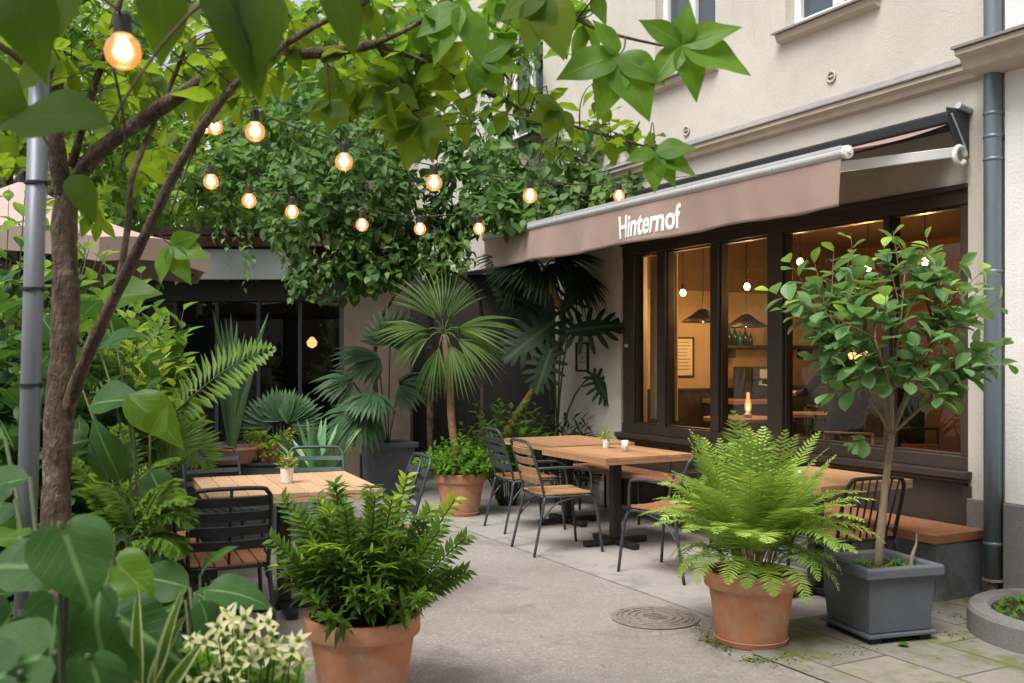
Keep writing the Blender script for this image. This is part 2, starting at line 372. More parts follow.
L['big'] = leafmat('leaf_big', (.015, .058, .013), (.044, .128, .023), .55, .3, (.15, .32, .04), rib=(.16, .30, .10), ribf=.75, veins=7, spec=.3)
L['bigbright'] = leafmat('leaf_bigbright', (.05, .14, .012), (.12, .26, .02), .4, .45, (.35, .55, .03), veins=7)
L['palm'] = leafmat('leaf_palm', (.075, .14, .035), (.16, .26, .07), .45, .3, (.3, .45, .08), ribf=.3, veins=1)
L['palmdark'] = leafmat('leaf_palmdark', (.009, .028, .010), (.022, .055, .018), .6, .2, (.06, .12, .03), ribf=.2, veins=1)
L['palmblue'] = leafmat('leaf_palmblue', (.045, .11, .050), (.10, .20, .09), .45, .25, (.2, .36, .1), ribf=.2, veins=1)
L['agave'] = leafmat('leaf_agave', (.09, .23, .10), (.22, .42, .20), .45, .1, (.15, .3, .12), ribf=.0)
L['lime'] = leafmat('leaf_lime', (.16, .27, .02), (.34, .46, .04), .5, .4, (.5, .65, .05))
L['frond'] = leafmat('leaf_frond', (.06, .15, .02), (.13, .26, .03), .45, .4, (.35, .55, .05), ribf=.2, veins=1)
L['varieg'] = leafmat('leaf_varieg', (.05, .13, .02), (.10, .20, .03), .45, .35, (.3, .5, .05), edge=(.62, .66, .34), ribf=.1, veins=1)
L['petal'] = leafmat('petal', (.66, .62, .26), (.82, .80, .58), .5, .35, (.8, .8, .5), rib=(.5, .55, .2), ribf=.2, veins=1)
L['dry'] = leafmat('leaf_dry', (.20, .14, .04), (.28, .20, .05), .6, .3, (.5, .35, .08))
# ================================================================== SETTING
# --- ground: one aggregate sheet to the horizon
def groundmat():
    m, nt = newmat('aggregate'); q = N(nt); tc = q('ShaderNodeTexCoord')
    v = q('ShaderNodeTexVoronoi', {'Vector': tc.outputs['Object'], 'Scale': 95}); n1 = q('ShaderNodeTexNoise', {'Vector': tc.outputs['Object'], 'Scale': 1.1, 'Detail': 9, 'Roughness': .7})
    n2 = q('ShaderNodeTexNoise', {'Vector': tc.outputs['Object'], 'Scale': 60, 'Detail': 5, 'Roughness': .8})
    sx = q('ShaderNodeSeparateColor', {0: v.outputs['Color']})
    col = ramp(q, sx.outputs[0], [(0, (.235, .213, .192)), (.5, (.295, .27, .247)), (.85, (.335, .31, .287)), (1, (.45, .42, .39))])
    col = mixc(q, rmpf(q, n2.outputs[0], .35, .7, 0, .6), col, (.30, .26, .225))
    col = mixc(q, rmpf(q, n1.outputs[0], .42, .66, 0, .5), col, (.22, .195, .172))
    n3 = q('ShaderNodeTexNoise', {'Vector': tc.outputs['Object'], 'Scale': 2.6, 'Detail': 6, 'Distortion': 1.2})
    col = mixc(q, rmpf(q, n3.outputs[0], .54, .72, 0, .6), col, (.17, .15, .13))
    bp = q('ShaderNodeBump', {'Height': mt(q, 'ADD', n2.outputs[0], v.outputs['Distance']), 'Strength': .5, 'Distance': .005})
    b = q('ShaderNodeBsdfPrincipled', {'Base Color': col, 'Roughness': .85, 'Normal': bp.outputs[0], 'Specular IOR Level': .3}); q('ShaderNodeOutputMaterial', {0: b.outputs[0]}); return m
def concmat():
    m, nt = newmat('concrete'); q = N(nt); tc = q('ShaderNodeTexCoord')
    n1 = q('ShaderNodeTexNoise', {'Vector': tc.outputs['Object'], 'Scale': 1.6, 'Detail': 9, 'Roughness': .7}); n2 = q('ShaderNodeTexNoise', {'Vector': tc.outputs['Object'], 'Scale': 90, 'Detail': 4})
    col = ramp(q, n1.outputs[0], [(.3, (.25, .232, .212)), (.5, (.33, .31, .285)), (.7, (.38, .355, .33))])
    col = mixc(q, rmpf(q, n2.outputs[0], .4, .75, 0, .5), col, (.27, .245, .22))
    n3 = q('ShaderNodeTexNoise', {'Vector': tc.outputs['Object'], 'Scale': 3.5, 'Detail': 8, 'Distortion': 1.5})
    col = mixc(q, rmpf(q, n3.outputs[0], .54, .72, 0, .6), col, (.17, .155, .14))
    bp = q('ShaderNodeBump', {'Height': n2.outputs[0], 'Strength': .3, 'Distance': .004})
    b = q('ShaderNodeBsdfPrincipled', {'Base Color': col, 'Roughness': .82, 'Normal': bp.outputs[0], 'Specular IOR Level': .3}); q('ShaderNodeOutputMaterial', {0: b.outputs[0]}); return m
def pavemat():
    m, nt = newmat('slabs'); q = N(nt); tc = q('ShaderNodeTexCoord')
    n0 = q('ShaderNodeTexNoise', {'Vector': tc.outputs['Object'], 'Scale': 5, 'Detail': 3})
    wv = q('ShaderNodeVectorMath', {0: tc.outputs['Object'], 1: mixc(q, .5, (0, 0, 0), (0, 0, 0))}, operation='ADD')
    br = q('ShaderNodeTexBrick', {'Vector': tc.outputs['Object'], 'Color1': c4((.30, .265, .235)), 'Color2': c4((.215, .205, .195)), 'Mortar': c4((.07, .06, .04)), 'Scale': 1, 'Mortar Size': .008, 'Mortar Smooth': .4, 'Brick Width': .62, 'Row Height': .40, 'Bias': 0})
    br.offset = .35
    n1 = q('ShaderNodeTexNoise', {'Vector': tc.outputs['Object'], 'Scale': 3, 'Detail': 9, 'Roughness': .75}); n2 = q('ShaderNodeTexNoise', {'Vector': tc.outputs['Object'], 'Scale': 100, 'Detail': 4})
    col = mixc(q, rmpf(q, n1.outputs[0], .4, .7, 0, .6), br.outputs[0], (.20, .175, .14))
    col = mixc(q, rmpf(q, n2.outputs[0], .4, .75, 0, .4), col, (.20, .18, .16))
    n4 = q('ShaderNodeTexNoise', {'Vector': tc.outputs['Object'], 'Scale': 2.2, 'Detail': 10, 'Roughness': .75})
    mo = mt(q, 'MULTIPLY', rmpf(q, n4.outputs[0], .44, .56), rmpf(q, mt(q, 'ADD', br.outputs['Fac'], n4.outputs[0]), .42, .66, .0, 1.0))
    col = mixc(q, mo, col, (.10, .12, .025))
    hgt = mt(q, 'SUBTRACT', mt(q, 'MULTIPLY', n2.outputs[0], .3), br.outputs['Fac'])
    bp = q('ShaderNodeBump', {'Height': hgt, 'Strength': .5, 'Distance': .012})
    b = q('ShaderNodeBsdfPrincipled', {'Base Color': col, 'Roughness': .8, 'Normal': bp.outputs[0], 'Specular IOR Level': .3}); q('ShaderNodeOutputMaterial', {0: b.outputs[0]}); return m
g = MB(); g.add([(-150, -60, 0), (150, -60, 0), (150, 220, 0), (-150, 220, 0)], [(0, 1, 2, 3)]); tag(g.build('ground', groundmat()), kind='structure')
def fsheet(name, pts, z, mat, kind='structure'):
    c = MB(); loc = [((-a), (-b)) for a, b in pts]    # local x = -t , local y = -off
    c.add([(x, y, 0) for x, y in loc], [tuple(range(len(loc)))])
    o = c.build(name, mat); q = F(0, 0, z); o.location = tuple(q); o.rotation_euler = (0, 0, RF)
    me = o.data
    if me.polygons[0].normal.z < 0: me.flip_normals()
    return tag(o, kind=kind)
fsheet('concrete_terrace', [(.12, .0), (.12, 1.88), (12, 1.88), (12, 0)], .004, concmat())
fsheet('paving', [(.118, .0), (.118, 1.9), (-.28, 2.17), (-8, 2.17), (-8, -.0)], .008, pavemat())
# expansion joint line of the terrace edge
c = MB(); c.fbox(.12, 12, 1.878, 1.888, -.02, .0058); tag(c.build('path', M['flash']), kind='structure'); 
# planting bed soil, left
def bedf(i, j):
    x = -9+i*(7.0 if True else 0); y = .6+j*12
    xr = -9+i*(6.9-.9*min(1, max(0, (4-y)/3))) if False else -9+i*6.85
    return A(xr+(.25*sin(y*1.3) if i > .95 else 0), y, .10*sin(min(1, (1-i)*8)*pi/2)+.02*sin(x*5+y*7))
c = MB(); c.grid(bedf, 30, 40); tag(c.build('planting_bed', M['soil'], smooth=True), kind='structure')
def bedn(i, j): return A(-2.6+i*2.05, .3+j*2.6, .08*sin(min(1, (1-i)*8)*pi/2)*min(1, (1-j)*8)+.012)
c = MB(); c.grid(bedn, 12, 14); tag(c.build('planting_bed', M['soil'], smooth=True), kind='structure')
# ================================================================== CREAM BUILDING
W0, W1 = .13, tF(621)       # shop window opening along the front
ZB, ZT = .74, 2.63
bl = thing('cream_building', 'cream rendered building with a ground floor shop window and white upstairs windows', 'building', F(2, 0, 0), 0)
TE, TS = 12.0, -.2; ZR = 9.5
ups = [(.88, 1.78), (2.63, 3.5), (5.62, 6.5)]; UZ0, UZ1 = 4.1, 5.7
w = MB()
def wallrect(t0, t1, z0, z1): 
    if t1-t0 > 1e-3: w.fbox(t0, t1, -.32, 0, z0, z1)
wallrect(TS, W0, .0, ZT); wallrect(W1, 5.2, 0, ZT); w.fbox(5.2, 5.35, -3.5, 0, 0, ZT); wallrect(W0, W1, 0, .05)
wallrect(TS, TE, ZT, UZ0); wallrect(TS, TE, UZ1, ZR)
pt = TS
for a, b in ups: wallrect(pt, a, UZ0, UZ1); pt = b
wallrect(pt, TE, UZ0, UZ1)
w.build('wall', M['plaster'], bl, world=True)
w = MB(); w.fbox(TS, W0-.012, .0, .035, 0, .60); w.build('plinth', M['granite'], bl, world=True, bevel=.008)
w = MB(); w.prism([(0, 3.27), (.045, 3.285), (.055, 3.32), (.095, 3.335), (.095, 3.365), (0, 3.37)], F(-.1, 0, 0), n, UPV, u, 12); w.build('ledge', M['ledge'], bl, world=True)
w = MB(); w.prism([(0, 3.372), (.11, 3.367), (.113, 3.375), (0, 3.45)], F(-.1, 0, 0), n, UPV, u, 12); w.build('ledge_flashing', M['flash'], bl, world=True)
w = MB(); w.fbox(TS, TE, -6, .06, ZR, ZR+.15); w.build('roof', M['roofbrown'], bl, world=True)
for px, py in ((832, 77), (687, 131)):
    t = tF(px); z = zF(px, py); w = MB()
    w.lathe([(.030, .004), (.045, .004), (.048, .012), (.040, .018), (.028, .012)], F(t, 0, z), 20, ax=np.array([u, UPV, n]), closed=True)
    w.box(F(t, .012, z), (.05, .012, .012), FAX); w.build('wall_vent', M['ledge'], bl, world=True, smooth=True)
for a, b in ups:
    w = MB(); d = .07
    for (t0, t1, z0, z1) in ((a, a+d, UZ0, UZ1), (b-d, b, UZ0, UZ1), (a+d, b-d, UZ0, UZ0+d), (a+d, b-d, UZ1-d, UZ1), ((a+b)/2-.045, (a+b)/2+.045, UZ0+d, UZ1-d), (a+d, b-d, 5.15, 5.21)):
        w.fbox(t0, t1, -.17, -.09, z0, z1)
    fr = w.build('window', M['white'], bl, world=True, bevel=.006)
    w = MB(); w.fbox(a+d, b-d, -.14, -.13, UZ0+d, UZ1-d); w.build('pane', M['uglass'], fr, world=True).matrix_parent_inverse.identity()
    w = MB(); w.prism([(-.09, UZ0-.005), (.10, UZ0-.035), (.10, UZ0-.05), (-.09, UZ0-.03)], F(a-.06, 0, 0), n, UPV, u, b-a+.12); w.build('window_sill', M['flash'], bl, world=True)
    w = MB(); w.prism([(0, UZ0-.12), (.06, UZ0-.10), (.075, UZ0-.052), (0, UZ0-.04)], F(a-.04, 0, 0), n, UPV, u, b-a+.08); w.build('window_sill', M['ledge'], bl, world=True)
# fix children built in world space under a part (their frame is the building's)
for o in bl.children:
    for ch in o.children:
        for v in ch.data.vertices: v.co -= bl.location
# shop window: frame, panes, sill, dado panel
mull = [(621, 632), (655, 663), (708, 716), (765, 780), (881, 887), (958, 966)]
ts = [(max(tF(a), tF(b)), min(tF(a), tF(b))) for a, b in mull]; ts[0] = (W1, ts[0][1]); ts[-1] = (ts[-1][0], W0)
PZ0, PZ1 = .86, 2.50
w = MB()
for a, b in ts: w.fbox(b, a, -.14, -.02, PZ0, PZ1)
w.fbox(W0, W1, -.15, -.01, PZ1, ZT); w.fbox(W0, W1, -.15, -.01, ZB+.03, PZ0)
w.fbox(W0, W1, -.02, .012, ZT-.035, ZT)
fr = w.build('shop_window_frame', M['brownframe'], bl, world=True, bevel=.006)
w = MB()
for i in range(5):
    a, b = ts[i][1], ts[i+1][0]; e = .014
    w.fbox(b, b+e, -.12, -.05, PZ0, PZ1); w.fbox(a-e, a, -.12, -.05, PZ0, PZ1)
    w.fbox(b+e, a-e, -.12, -.05, PZ0, PZ0+e); w.fbox(b+e, a-e, -.12, -.05, PZ1-e, PZ1)
w.build('sash', M['brownframe'], bl, world=True, bevel=.003)
for i in range(5):
    a, b = ts[i][1], ts[i+1][0]; w = MB(); w.add([F(b+.01, -.09, PZ0+.01), F(a-.01, -.09, PZ0+.01), F(a-.01, -.09, PZ1-.01), F(b+.01, -.09, PZ1-.01)], [(3, 2, 1, 0)]); w.build('pane', M['glass'], bl, world=True)
w = MB(); w.fbox(W0-.03, W1+.03, -.02, .07, ZB-.02, ZB+.03); w.fbox(W0-.02, W1+.02, -.02, .045, ZB-.045, ZB-.021); w.build('window_sill', M['brownframe'], bl, world=True, bevel=.008)
w = MB(); w.fbox(W0, W1, -.15, .0, .05, ZB-.046)
for i in range(6): w.fbox(W0+i*(W1-W0)/5-.03, W0+i*(W1-W0)/5+.03, .002, .018, .05, ZB-.06)
w.build('dado_panel', M['panel'], bl, world=True, bevel=.005)
w = MB(); w.lathe([(0, .03), (.018, .03), (.02, .01), (.01, 0)], F(tF(628), .0, 1.62), 12, ax=np.array([u, UPV, n])); w.build('window_catch', M['alu'], bl, world=True)
# right-hand neighbour wall and its canopy
nb = thing('neighbour_building', 'rough pale rendered building to the right of the zinc downpipe', 'building', F(-.6, .1, 0), 0)
w = MB(); w.fbox(-6, TS-.003, -.5, .10, .62, 9.6); w.build('wall', M['plaster_rough'], nb, world=True)
w = MB(); w.fbox(-6, TS-.003, -.5, .125, 0, .617); w.build('plinth', M['granite'], nb, world=True, bevel=.01)
w = MB(); w.prism([(0.1, 3.24), (.30, 3.26), (.33, 3.33), (.38, 3.34), (.38, 3.375), (0.1, 3.38)], F(-.06, 0, 0), n, UPV, -u, 5); w.fbox(-.2, -.06, .0, .1, 3.25, 3.375); w.build('canopy', M['ledge'], nb, world=True, bevel=.004)
w = MB(); w.prism([(0.0, 3.382), (.40, 3.378), (.40, 3.395), (0.0, 3.46)], F(-.05, 0, 0), n, UPV, -u, 5); w.build('canopy_flashing', M['flash'], nb, world=True)
# downpipe
pc = lambda z: F(-.135, .115, z)
dp = thing('downpipe', 'blue grey zinc downpipe running down the corner of the cream building', 'downpipe', pc(0), 0)
w = MB(); w.tube([pc(.13), pc(1), pc(2), pc(3), pc(5), pc(7.8)], .056, 20); w.build('pipe', M['zinc'], dp, world=True, smooth=True)
for z in (.36, 2.03, 2.72, 2.86, 3.0, 4.1):
    w = MB(); w.tube([pc(z-.012), pc(z-.004), pc(z+.004), pc(z+.012)], [.0565, .061, .061, .0565], 20, caps=False)
    if z in (2.86, .36, 4.1): w.box(F(-.135, .04, z), (.02, .08, .02), FAX)
    w.build('pipe_clamp', M['zinc'], dp, world=True, smooth=True)
w = MB(); w.tube([pc(.14), pc(.06), pc(.0)], [.03, .03, .03], 12); w.tube([pc(.13), pc(.145)], .064, 20); w.lathe([(.085, 0), (.085, .02), (.05, .035), (.03, .035)], pc(0), 20); w.build('pipe_shoe', M['castiron'], dp, world=True, smooth=False)
rb = thing('added_rear_building', 'plain rendered building added unseen behind the viewpoint to hold back sky light', 'building', (0, -5, 0), 0)  # unseen block added to cut the sky light from behind the camera
w = MB(); w.box((0, -5.5, 5), (30, 1, 10)); w.build('wall', M['plaster'], rb, world=True)
for x in range(-12, 13, 3):
    for z in (2.2, 5.2, 8.2):
        w = MB(); w.box((x, -4.99, z), (1.2, .06, 1.7)); w.build('window', M['uglass'], rb, world=True)
# ================================================================== AWNING
aw = thing('awning', 'dusty brown fabric awning with white lettering on its hanging front flap', 'awning', F(2.5, .1, 3.0), 0)
TA0, TA1 = .17, tF(487, 1.05)
w = MB(); w.prism([(0, 2.985), (.13, 2.985), (.16, 3.01), (.16, 3.07), (.12, 3.09), (0, 3.10)], F(TA0-.03, .004, 0), n, UPV, u, TA1-TA0+.06); w.build('awning_cassette', M['blackm'], aw, world=True, bevel=.006)
def sag(i, j):
    t = TA0+i*(TA1-TA0); o = .14+j*(1.05-.14); z = 3.0+(2.745-3.0)*j-.03*sin(pi*j)*(.6+.4*sin(t*2.3)); return F(t, o, z)
w = MB(); w.grid(sag, 40, 12); w.build('awning_canvas', M['fabric'], aw, world=True, smooth=True, solid=.002)
def rip(t, k): return .016*sin(t*7.1+sin(t*2))*k+.008*sin(t*19+1.3)*k*k+.016*sin(t*3.3+.8)*k
def val(i, j):
    t = TA0+i*(TA1-TA0); k = j; z = 2.70-.285*j-.018*abs(sin(t*2.3+.4))*j; return F(t, 1.082+rip(t, k), z)
w = MB(); w.grid(val, 160, 12); w.build('awning_flap', M['fabric'], aw, world=True, smooth=True, solid=.002)
w = MB(); w.tube([F(TA0-.01, 1.07, 2.725), F(TA1+.01, 1.07, 2.725)], .034, 20); w.fbox(TA0-.01, TA1+.01, 1.06, 1.10, 2.745, 2.765); w.build('front_bar', M['alu'], aw, world=True)
w = MB(); w.lathe([(0, 0), (.036, 0), (.040, .006), (.040, .03), (.020, .034), (.014, .05), (0, .05)], F(TA0-.015, 1.07, 2.725), 16, ax=np.array([n, UPV, -u])); w.build('end_cap', M['white'], aw, world=True, smooth=False)
for t in (TA0+.04, TA1-.1):
    w = MB(); a = F(t-.08, .14, 2.81); b = F(t+.12, 1.02, 2.665); d = nrm(b-a); w.box((a+b)/2, (np.linalg.norm(b-a), .035, .065), np.array([d, np.cross(UPV, d), nrm(np.cross(d, np.cross(UPV, d)))])); w.build('awning_arm', M['white'], aw, world=True, bevel=.005)
t = .1
w = MB(); w.prism([(0, 2.80), (.05, 2.80), (.12, 2.86), (.21, 3.03), (.21, 3.09), (0, 3.10)], F(TA0-.04, .004, 0), n, UPV, -u, .012); w.build('bracket_plate', M['greym'], aw, world=True, bevel=.003)
w = MB(); w.tube([F(.105, .19, 3.05), F(.10, .06, 2.84)], .006, 8); w.tube([F(.11, .0, 3.09), F(.11, .12, 3.11)], .022, 10); w.build('bracket_strut', M['alu'], aw, world=True)
w = MB(); ring = [F(.115, .10+.050*cos(a), 2.79+.056*sin(a)) for a in np.linspace(-2.6, 3.2, 22)]; w.tube(ring, .019, 8); w.build('roller_end', M['white'], aw, world=True, smooth=True)
# lettering
cu = bpy.data.curves.new('lettering', 'FONT'); cu.body = 'Hinternof'; cu.size = .235; cu.extrude = .0012; cu.offset = .006; cu.resolution_u = 4
to = bpy.data.objects.new('tmp', cu); COL.objects.link(to); dg = bpy.context.evaluated_depsgraph_get(); me = bpy.data.meshes.new_from_object(to.evaluated_get(dg)); bpy.data.objects.remove(to)
me.name = 'lettering'; xs = [v.co.x for v in me.vertices]; wid = max(xs); T0 = tF(617, 1.09); T1 = tF(680, 1.09)
for v in me.vertices:
    t = T0-(v.co.x/wid)*(T0-T1); z = 2.462+v.co.y*1.05; k = (2.70-z)/.285
    q = F(t, 1.082+rip(t, k)+.0035+v.co.z, z)-np.array(aw.location); v.co = tuple(q)
me.materials.append(M['letter']); lo = bpy.data.objects.new('lettering', me); COL.objects.link(lo); lo.parent = aw
# ================================================================== INDOOR ROOM
def struct(name, mb, m, **k): return tag(mb.build(name, m, **k), kind='structure')
RT = 5.05; RB = -4.3
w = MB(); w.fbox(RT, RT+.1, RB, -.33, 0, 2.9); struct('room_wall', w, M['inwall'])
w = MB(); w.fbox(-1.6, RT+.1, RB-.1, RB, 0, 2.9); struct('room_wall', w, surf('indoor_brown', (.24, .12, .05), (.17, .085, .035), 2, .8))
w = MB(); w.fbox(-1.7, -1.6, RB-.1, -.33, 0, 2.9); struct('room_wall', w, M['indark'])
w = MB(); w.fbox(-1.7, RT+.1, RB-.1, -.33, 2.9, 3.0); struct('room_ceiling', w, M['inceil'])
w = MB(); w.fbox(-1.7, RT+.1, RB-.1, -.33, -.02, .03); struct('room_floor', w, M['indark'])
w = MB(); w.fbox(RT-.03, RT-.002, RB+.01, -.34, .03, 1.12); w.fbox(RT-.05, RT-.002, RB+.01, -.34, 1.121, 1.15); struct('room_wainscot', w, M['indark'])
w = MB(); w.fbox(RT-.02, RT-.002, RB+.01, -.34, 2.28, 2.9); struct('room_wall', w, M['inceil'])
def inpt(px, py, Y): return P(px, py, Y)
def toF(p): d = p-F0; return float(np.dot(d, u)), float(np.dot(d, n))
# curtain
cw = MB(); ta, tb = ts[1][0], ts[0][1]
cw.grid(lambda i, j: F(ta-.02+i*(tb-ta+.06), -.24-.02*sin(i*40)-.01*sin(i*17), .9+j*1.6), 90, 4)
tag(cw.build('curtain', M['curtain'], smooth=True), 'pale linen curtain hanging behind the narrow leftmost shop pane', 'curtain')
# pendant bulbs
def pendant_bulb(px, py, Y, label, e=9, r=.032):
    p = P(px, py, Y); t, o = toF(p)
    th = thing('pendant_bulb', label, 'pendant lamp', p, 0, 'bare bulbs hanging in the shop')
    w = MB(); w.tube([p+A(0, 0, .09), p+A(0, 0, 2.9-p[2])], .004, 6); w.build('cord', M['blackm'], th, world=True)
    w = MB(); w.tube([p+A(0, 0, .035), p+A(0, 0, .09)], .016, 10); w.build('socket', M['blackm'], th, world=True)
    w = MB(); w.lathe([(0, -r), (r*.6, -r*.8), (r, 0), (r*.8, r*.6), (.014, r*1.2)], p, 14); w.build('bulb', M['glow'], th, world=True, smooth=True)
    return p
def plight(p, e, r=.05, col=(1, .55, .22)):
    l = bpy.data.lights.new('lamp_light', 'POINT'); l.energy = e; l.color = col; l.shadow_soft_size = r
    o = bpy.data.objects.new('lamp_light', l); COL.objects.link(o); o.location = tuple(float(c) for c in p); return o
pb = [(643, 300, 10.6, 'bare glowing bulb hanging nearest the leftmost narrow shop pane'), (683, 293, 9.9, 'bare glowing bulb in the second shop pane from the left'),
      (722, 298, 10.6, 'bare bulb beside the slim mullion above the dark lampshades'), (747, 287, 9.6, 'highest bare bulb indoors, above the wide dark lampshade')]
for px, py, Y, lb in pb:
    p = pendant_bulb(px, py, Y, lb); plight(p-A(0, 0, .12), 3.6)
def shade(px, py, Y, r, label):
    p = P(px, py, Y); th = thing('pendant_lamp', label, 'pendant lamp', p, 0, 'wide dark lampshades over the counter')
    w = MB(); w.lathe([(.02, .14), (.05, .13), (r*.55, .07), (r, 0), (r*.97, -.004), (r*.5, .06), (.03, .12)], p, 28, closed=True); w.build('lamp_shade', M['blackm'], th, world=True, smooth=True)
    w = MB(); w.tube([p+A(0, 0, .13), p+A(0, 0, 2.9-p[2])], .005, 6); w.build('cord', M['blackm'], th, world=True)
    w = MB(); w.lathe([(0, 0), (.03, .01), (.035, .04), (.02, .075)], p, 12); w.build('bulb', M['glow'], th, world=True, smooth=True)
    plight(p-A(0, 0, .06), 7)
shade(703, 322, 10.6, .24, 'shallow dark lampshade glimpsed behind the slim mullion')
shade(746, 327, 10.9, .24, 'dark domed lampshade glowing over the bottle shelf')
# picture inside and out
def framed(px, py, wd, ht, t, off, facing, label, lines=6):
    c = F(t, off, CAMZ-(py-HZ)/FPX*F(t, off, 0)[1])
    ex = -u if facing == 'n' else n; ez = n if facing == 'n' else -u
    th = thing('framed_notice', label, 'framed notice', c, 0)
    w = MB(); ax = np.array([ex, UPV, ez])
    for s_ in (-1, 1):
        w.box(c+ex*s_*(wd/2-.01)+ez*.012, (.02, ht, .022), ax); w.box(c+UPV*s_*(ht/2-.01)+ez*.012, (wd-.04, .02, .022), ax)
    w.build('frame', M['blackm'] if facing == 'n' else M['indark'], th, world=True)
    w = MB(); w.box(c+ez*.006, (wd-.04, ht-.04, .006), ax); w.build('sheet', M['paper'], th, world=True)
    w = MB(); 
    for k in range(lines):
        yy = ht/2-.06-k*(ht-.11)/lines; ww = (wd-.10)*random.uniform(.5, 1); w.box(c+UPV*yy+ez*.0105, (ww, .006, .002), ax)
    w.build('printed_lines', M['ink'], th, world=True)
framed(684, 357, .34, .46, RT-.002, -1.51, 'u', 'framed sheet of printed lines on the warm indoor wall', 9)
framed(583, 357, .24, .31, tF(583), 0, 'n', 'small dark framed notice on the outside wall left of the shop window', 4)
# shelf, counter
sh = thing('wall_shelf', 'dark wall shelf holding bottles and tins indoors', 'shelf', F(RT-.15, -2.6, 1.62), 0)
w = MB(); w.fbox(RT-.3, RT-.003, -3.5, -1.95, 1.61, 1.65); w.build('board', M['indark'], sh, world=True, bevel=.003)
w = MB(); 
for o in (-2.1, -3.3): w.fbox(RT-.24, RT-.003, o-.012, o+.012, 1.50, 1.609)
w.build('bracket', M['blackm'], sh, world=True)
bt = [(-2.02, .09, 'bottleb', 'blue tin at the left end of the bottle shelf'), (-2.10, .2, 'bottleg', 'tall dark green bottle beside the blue tin on the shelf'), (-2.18, .22, 'bottleg', 'second dark bottle on the indoor shelf'), (-2.26, .17, 'bottleb', 'short blue bottle midway along the indoor shelf'), (-2.34, .2, 'bottleg', 'third dark green bottle on the indoor shelf'), (-2.42, .14, 'bottleg', 'stubby dark jar on the indoor shelf'), (-2.75, .26, 'bottleg', 'lone slim bottle standing under the lit lampshade')]
for o, h, m_, lb in bt:
    th = MB(); r = .028; th.lathe([(0, 0), (r, 0), (r, h*.6), (r*.35, h*.78), (r*.35, h), (0, h)], (0, 0, 0), 12); b = th.build('bottle', M[m_], smooth=True); b.location = tuple(F(RT-.14, o, 1.651)); tag(b, lb, 'bottle', 'bottles on the indoor shelf')
ct = thing('counter', 'low wooden service counter against the indoor wall', 'counter', F(RT-.4, -2.6, 0), 0)
w = MB(); w.fbox(RT-.62, RT-.06, -3.9, -1.8, .03, .98); w.build('body', M['indark'], ct, world=True, bevel=.004)
w = MB(); w.fbox(RT-.66, RT-.055, -3.94, -1.76, .981, 1.03); w.build('top', M['wood'], ct, world=True, bevel=.004)
cm = thing('coffee_machine', 'boxy dark coffee machine with a pale front on the indoor counter', 'coffee machine', F(RT-.35, -2.25, 1.031), 0)
w = MB(); w.fbox(RT-.5, RT-.2, -2.45, -2.1, 1.04, 1.40); w.fbox(RT-.6, RT-.501, -2.42, -2.13, 1.25, 1.39); w.build('body', M['blackm'], cm, world=True, bevel=.01)
w = MB(); w.fbox(RT-.61, RT-.601, -2.40, -2.15, 1.27, 1.37); w.build('front_plate', M['alu'], cm, world=True)
w = MB(); 
for o in (-2.2, -2.35): w.tube([F(RT-.55, o, 1.25), F(RT-.55, o, 1.19)], .02, 10); w.tube([F(RT-.56, o, 1.2), F(RT-.70, o, 1.19)], .008, 8)
w.build('brew_head', M['alu'], cm, world=True)
w = MB(); w.fbox(RT-.5, RT-.2, -3.1, -2.6, 1.031, 1.16); tag(w.build('paper_tray', M['paper'], bevel=.01), 'pale box lying on the indoor counter beside the coffee machine', 'box')
# indoor table with oil lamp
def round_table_in(p, r, h, label):
    th = thing('cafe_table', label, 'table', (p[0], p[1], .03), 0, 'tables inside the shop')
    w = MB(); w.lathe([(0, h-.03), (r, h-.03), (r, h), (0, h)], (0, 0, 0), 28); w.build('tabletop', M['wood'], th)
    w = MB(); w.lathe([(.2, 0), (.2, .015), (.03, .03), (.025, h-.035)], (0, 0, 0), 16); w.build('pedestal', M['blackm'], th)
p = P(742, 415, 9.9); round_table_in(p, .38, .88, 'round indoor table with a small lit oil lamp on it')
q = P(748, 410, 9.85); q[2] = .91
lm = thing('oil_lamp', 'little glass oil lamp burning on an indoor table', 'oil lamp', q, 0)
w = MB(); w.lathe([(0, 0), (.04, 0), (.045, .03), (.02, .05)], (0, 0, 0), 16); w.build('base', M['alu'], lm)
w = MB(); w.lathe([(.02, .05), (.034, .09), (.034, .13), (.018, .2), (.016, .25)], (0, 0, 0), 16); w.build('chimney', M['bulb'], lm, smooth=True)
w = MB(); w.lathe([(0, .07), (.014, .085), (.012, .11), (0, .14)], (0, 0, 0), 10); w.build('flame', M['glow'], lm)
# indoor chairs + table near big pane
def tubechair(p, rz, label, mframe, mseat, h=.85):
    th = thing('indoor_chair', label, 'chair', (p[0], p[1], .03), rz, 'chairs inside the shop')
    w = MB(); w.box((0, 0, .45), (.42, .42, .03)); w.build('seat', mseat, th, bevel=.01)
    w = MB(); w.box((-.2, 0, .68), (.02, .38, .2)); w.build('backrest', mseat, th, bevel=.008)
    for sx in (-1, 1):
        for sy in (-1, 1):
            w = MB(); pts = [A(sx*.23, sy*.2, 0), A(sx*.19, sy*.19, .44)]
            if sx < 0: pts.append(A(-.22, sy*.19, h))
            w.tube(pts, .011, 8); w.build('leg', mframe, th)
    w = MB()
    for sy in (-1, 1): w.tube(smooth_path([A(-.2, sy*.21, .62), A(.1, sy*.22, .64), A(.2, sy*.22, .6), A(.21, sy*.21, .45)], 4), .011, 8)
    w.tube([A(-.22, -.19, h), A(-.22, .19, h)], .011, 8); w.build('armrest', mframe, th, smooth=True)
    return th
tubechair(P(852, 400, 8.4), RF+2.2, 'indoor armchair with pale bent tube arms behind the big pane', M['woodpale'], M['indark'])
